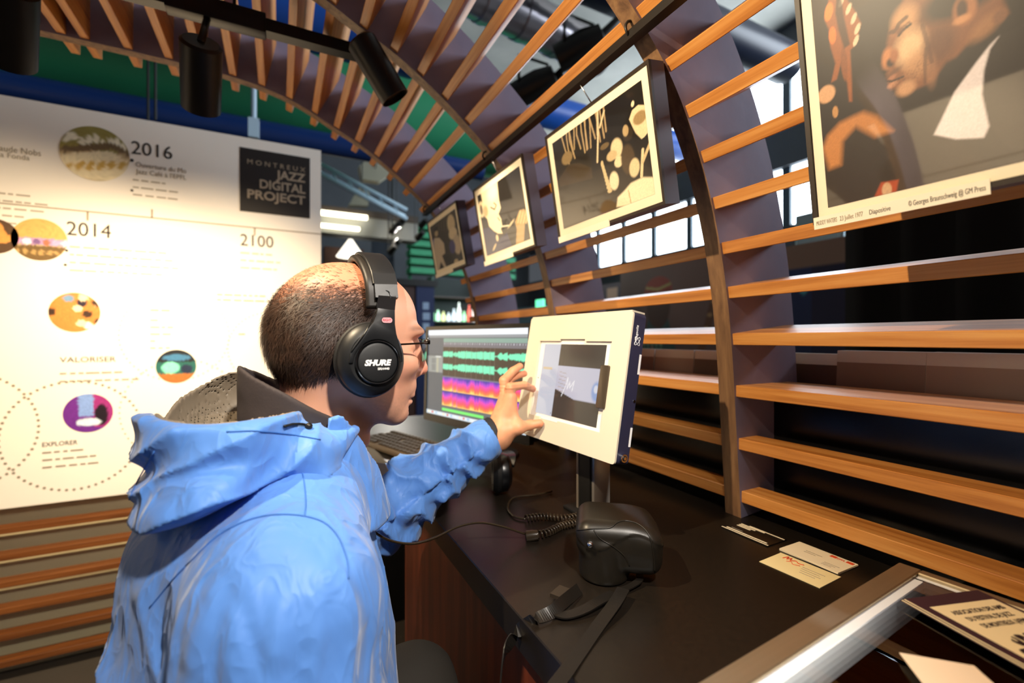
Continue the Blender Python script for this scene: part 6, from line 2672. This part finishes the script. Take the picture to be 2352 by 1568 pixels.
# small spotlights of the hall (glowing mouths)
M_SPOTG = mat('hall_spot_glow', '#fff1d6', emis='#ffe9c2', estr=26)
for k, (x, y, r, l) in enumerate(((898, 533, 1.0, 'hall spotlight, lowest of the three glowing together'), (906, 527, 1.2, 'hall spotlight, middle of the three glowing together'),
                                  (915, 519, 1.3, 'hall spotlight, highest of the three glowing together'), (966, 520, .9, 'hall spotlight glowing beside the smallest photograph'),
                                  (958, 548, .8, 'dim hall spotlight below the one beside the smallest photograph'), (896, 580, .7, 'hall spotlight over the green stand, lower one'),
                                  (904, 566, .6, 'hall spotlight over the green stand, upper one'))):
    p = onY(x, y, 6.6)
    e = empty('hall_spotlight', p, l, 'lamp', 'small hall spotlights beyond the arch')
    lathe('housing', [(0, .16), (.04, .16), (.05, .0), (.042, 0), (.042, .03), (0, .03)], M_DARKMETAL, e, M=Matrix.Rotation(R(60), 4, 'X') @ Matrix.Rotation(R(20), 4, 'Y'))
    bm = bmesh.new()
    bmesh.ops.create_uvsphere(bm, u_segments=10, v_segments=8, radius=.026 * r)
    obj('bulb', bm, M_SPOTG, e)
    if r >= 1.0:      # the three that shine brightly in the photograph
        add_spot('hall_spotlight_beam', p + Vector((0, -.06, -.04)), p + Vector((0, -1.0, -.7)), 45, NEUTRAL, 120, .6, .02)
    cyl('hanger', (0, .12, .06), (0, .12, 5.75 - p.z), .008, M_DARKMETAL, e, seg=6)
# ---- objects standing in the hall

M_POSTER = paint_mat('poster_print', rough=.5)


def poster(name, label, W, H, M_, painter, res=(90, 70), th=.03, cat='poster', m=None):
    e = empty(name, M_.translation, label, cat)
    e.matrix_world = M_
    box('board', (-W / 2, -H / 2, -th), (W / 2, H / 2, -.001), M_DARKMETAL, e)
    zb = M_.translation.z
    for x_ in (-W / 2 + .03, W / 2 - .03):
        box('stand_leg', (x_ - .02, -zb, -th - .03), (x_ + .02, 0, -th), M_DARKMETAL, e)
    cv = Canvas(res[0], res[1], '#222222')
    painter(cv)
    me = cv.mesh('print', W, H)
    obj('print', me, m or M_POSTER, e)
    return e


def face_negX(c):
    return frame_M(c, (0, -1, 0), (0, 0, 1))


def face_negY(c):
    return frame_M(c, (1, 0, 0), (0, 0, 1))


def p_guitar(cv):
    vgrad(cv, '#5a4238', '#2a2028')
    cv.ell(.85, .75, .5, .5, '#7a5f58', soft=.9)
    cv.poly([(.0, 0), (.0, .42), (.16, .40), (.2, 0)], '#2a2420')
    cv.poly([(.24, 0), (.28, .35), (.34, .6), (.52, .58), (.6, .32), (.72, 0)], '#31504c')
    cv.poly([(.34, .0), (.36, .34), (.46, .22), (.54, .0)], '#b8382c')
    cv.poly([(.5, .0), (.56, .3), (.63, .28), (.70, .0)], '#c04434')
    cv.ell(.43, .64, .12, .17, '#4a2e20')
    cv.ell(.43, .76, .14, .11, '#a03a28')
    for i in range(3):
        cv.line([(.31, .70 + .045 * i), (.43, .68 + .045 * i), (.55, .71 + .045 * i)], .010, ['#c8a448', '#7a3424', '#b9b06a'][i])
    for i in range(10):
        cv.ell(.28 + .045 * (i % 5), .30 + .05 * (i // 5), .014, .02, '#79a080')
    cv.line([(.72, .02), (.86, .40), (.98, .80)], .030, '#6b4630')
    for i in range(7):
        cv.ell(.75 + .03 * i, .10 + .09 * i, .02, .014, '#b08a5c')
    cv.ell(.66, .72, .014, .02, '#8fa8a0')


def p_blue(cv):
    vgrad(cv, '#10306a', '#0c1430')
    cv.rect(0, .90, 1, 1, '#8a7468')
    cv.rect(.42, 0, 1, .90, '#0f1a44')
    cv.ell(.30, .82, .06, .02, '#4fc0d8', soft=.6)
    cv.poly([(.78, .28), (.86, .42), (.95, .46), (.97, .40), (.90, .28), (.82, .18)], '#a06a70', soft=.02)
    cv.ell(.40, .20, .16, .06, '#1a1210', soft=.3)
    cv.ell(.22, .17, .07, .04, '#9a5a30', soft=.5)


def p_stage(cv):
    vgrad(cv, '#2a6480', '#1d4660')
    cv.poly([(.1, .0), (.12, .35), (.2, .2), (.4, .25), (.42, .0)], '#c8a884')
    cv.ell(.52, .42, .12, .26, '#b99a7c', soft=.3)
    cv.ell(.6, .3, .08, .3, '#8a96a4', soft=.3)


def p_labels(cv):
    cv.rect(0, 0, 1, 1, '#22222a')
    cv.rect(.0, .72, 1, 1, '#1c2244')
    cv.rect(.35, .78, .75, .94, '#d8b8a0')
    cv.rect(.40, .46, .85, .52, '#c8a890')
    cv.rect(.42, .18, .82, .24, '#b0a0b0')


a, b = onX(1425, 592, 3.0), onX(1660, 800, 3.0)
c = (a + b) / 2
poster('poster', 'large colour poster of a guitarist in a headband behind the slats', a.y - b.y, 1.15, face_negX((3.0, c.y, zrel(.13))), p_guitar, (110, 110))
a, b = onX(1376, 600, 3.3), onX(1432, 800, 3.3)
poster('notice_board', 'dark board with three pale labels beside the guitarist poster', a.y - b.y + .02, 1.0, face_negX((3.3, (a.y + b.y) / 2, zrel(.12))), p_labels, (40, 50), cat='board')
a, b = onX(1815, 560, 2.6), onX(1945, 800, 2.6)
poster('banner', 'dark blue banner with a cyan light spot beside the black curtain', a.y - b.y + .06, 1.4, face_negX((2.6, (a.y + b.y) / 2, zrel(-.17))), p_blue, (60, 90), cat='banner')
a, b = onX(1165, 640, 3.6), onX(1265, 770, 3.6)
poster('poster', 'blue poster with two pale figures behind the monitor', a.y - b.y, 1.0, face_negX((3.6, (a.y + b.y) / 2, zrel(.02))), p_stage, (70, 60))
p = onX(1240, 697, 3.5)
o = empty('exit_sign', p)
box('sign_box', (-.01, -.11, -.06), (.02, .11, .06), mat('exit_green_glow', '#9fffd0', emis='#5fe6a8', estr=1.6), o)
cyl('sign_post', (.01, 0, -p.z), (.01, 0, -.06), .012, M_DARKMETAL, o, seg=8)
tag(o, 'small glowing green sign before the blue poster', 'sign')
# black curtain wall to the right
bm = bmesh.new()
n_ = 60
vs = []
for i in range(n_ + 1):
    y_ = -1.6 + (1.115 + 1.6) * i / n_
    x_ = 2.2 + .018 * math.sin(i * 1.7)
    vs.append((bm.verts.new((x_, y_, 0.02)), bm.verts.new((x_, y_, 2.0)), bm.verts.new((x_ + .012, y_, 0.02)), bm.verts.new((x_ + .012, y_, 2.0))))
for i in range(n_):
    A_, B_ = vs[i], vs[i + 1]
    bm.faces.new((A_[0], A_[1], B_[1], B_[0]))
    bm.faces.new((A_[2], B_[2], B_[3], A_[3]))
bmesh.ops.recalc_face_normals(bm, faces=bm.faces)
o = obj('stage_curtain', bm, mat('black_curtain', '#0b0a0a', rough=.95, sheen=.1), smooth=True)
tag(o, 'tall black curtain behind the slats beside the blue banner', 'curtain')
# corrugated shutter
bm = bmesh.new()
a, b = onX(1835, 520, 4.4), onX(1935, 575, 4.4)
for i in range(26):
    y_ = b.y + (a.y - b.y) * i / 25
    bm_cyl(bm, (4.4, y_, b.z), (4.4, y_, a.z + .1), .03, seg=8)
bm_box(bm, (4.43, b.y, 0), (4.47, b.y + .05, a.z))
bm_box(bm, (4.43, a.y - .05, 0), (4.47, a.y, a.z))
o = obj('corrugated_shutter', bm, mat('shutter_metal', '#93a4ac', rough=.4, metal=.6))
o['kind'] = 'stuff'
tag(o, 'grey corrugated metal shutter above the blue banner', 'shutter')
# shop stand with bright shelves, beyond the monitor
p = onY(1045, 700, 7.5)
sh = empty('lit_shelf', (p.x, 7.5, 0), 'bright lit glass shelf unit with bottles beyond the monitor', 'shelf')
box('shelf_back', (-.45, .12, .3), (.45, .16, zrel(1.05)), mat('shelf_back_dark', '#20302c', rough=.5), sh)
for z in (zrel(-.15), zrel(.30), zrel(.72)):
    box('shelf_board', (-.45, -.12, z - .02), (.45, .12, z), mat('shelf_metal', '#6a5c54', rough=.4), sh)
for x in (-.45, .43):
    box('shelf_post', (x, -.12, 0), (x + .03, .12, zrel(1.05)), mat('shelf_post_green', '#3f6a5c', rough=.4), sh)
GLOW = [mat('glow_%d' % i, c_, emis=c_, estr=1.5) for i, c_ in enumerate(('#bff0d0', '#9fe8b0', '#e8f4ec', '#e87060', '#d8e0a0', '#c8d8e0'))]  # brightness of the lit shelf put into the bottles' own glow
rg = random.Random(9)
for zi, z in enumerate((zrel(-.15), zrel(.30))):
    for i in range(9):
        x = -.40 + i * .095
        h = rg.uniform(.14, .36)
        gi = rg.randrange(6)
        e = empty('bottle', (p.x + x, 7.5, z), 'small %s glowing bottle on the %s board of the lit shelf' % (('mint', 'green', 'white', 'red', 'yellow-green', 'pale blue')[gi], ('lower', 'upper')[zi]), 'bottle', 'bottles on the lit shelf')
        lathe('glass_body', [(0, 0), (.032, 0), (.034, .01), (.034, h * .6), (.014, h * .8), (.014, h), (0, h)], GLOW[gi], e, seg=12)
# dark blue banner stand with pale lettering shapes
p = onY(962, 700, 5.6)
bn = empty('banner_stand', (p.x, 5.6, 0), 'navy roll-up banner with pale vertical marks beside the lit shelf', 'banner')
box('banner_board', (-.03, 0, .05), (.20, .05, zrel(.66)), mat('banner_navy', '#1e2c58', rough=.6), bn)
box('banner_side', (-.24, .02, .05), (-.03, .06, zrel(.66)), mat('banner_brown', '#4a302a', rough=.6), bn)
box('banner_cap', (-.26, -.02, zrel(.66)), (.24, .08, zrel(.74)), M_DARKMETAL, bn)
rg = random.Random(3)
for i in range(6):
    z = zrel(.42 - i * .13)
    box('banner_mark', (.05, -.004, z - .05), (.05 + rg.uniform(.07, .11), 0, z + .04), mat('banner_pale', '#9fb4d0', rough=.6), bn)
# green stage canopy + pale floor plates beyond
bm = bmesh.new()
a = onY(930, 640, 8.0)
for i in range(6):
    bm_box(bm, (a.x + .1, 8.0, a.z + .12 + i * .16), (a.x + 2.2, 8.3, a.z + .22 + i * .16))
for x_ in (.15, 2.1):
    bm_box(bm, (a.x + x_, 8.3, 0), (a.x + x_ + .05, 8.35, a.z + 1.1))
o = obj('stand_canopy', bm, M_GREEN)
o['kind'] = 'stuff'
tag(o, 'green striped stand canopy beyond the smallest photograph', 'canopy')
o = box('video_screen', (onY(855, 560, 8.6).x, 8.6, 0), (onY(905, 560, 8.6).x, 8.7, zrel(2.0)), mat('screen_dark', '#1c2a38', rough=.3))
tag(o, 'tall dark video wall under the gallery beam', 'screen')
o = box('shop_counter', (onY(745, 600, 8.2).x, 8.2, 0), (onY(835, 600, 8.2).x, 8.5, zrel(1.55)), mat('shop_brown', '#5a3c2c', rough=.6))
tag(o, 'tall brown block beyond the edge of the timeline panel', 'kiosk')
e = empty('table_lamp', onY(805, 590, 7.8), 'white glowing conical lamp shade before the tall brown block', 'lamp')
lathe('shade', [(.22, 0), (.02, .30), (0, .30)], mat('shade_glow', '#fffbee', emis='#fff6e2', estr=1.6), e, seg=20)
cyl('stem', (.0, 0, -onY(805, 590, 7.8).z), (0, 0, 0), .02, M_STEEL, e, seg=8)
# ceiling-level fittings seen through the slats
for k, (x, y, Y, l) in enumerate(((1330, 110, 2.6, 'black stage spotlight on a dark rail above the slats'), (1225, 200, 2.9, 'black stage spotlight with a glass lens above the slats'))):
    p = onY(x, y, Y)
    e = empty('stage_light', p, l, 'lamp', 'black stage lights above the booth')
    lathe('housing', [(0, .18), (.07, .17), (.10, .05), (.10, -.16), (.085, -.16), (.08, -.12), (0, -.12)], M_LAMP, e, M=Matrix.Rotation(R(65), 4, 'X') @ Matrix.Rotation(R(40), 4, 'Y'))
    tube('yoke', [(-.12, 0, 0), (-.12, 0, .2), (.12, 0, .2), (.12, 0, 0)], .012, M_LAMP, e, n=6)
a, b = onY(1240, 210, 2.9), onY(1470, 0, 2.3)
o = tube('stage_rail', [a, b], .03, M_LAMP, n=10)
tag(o, 'dark rail carrying the stage lights above the slats', 'rail')
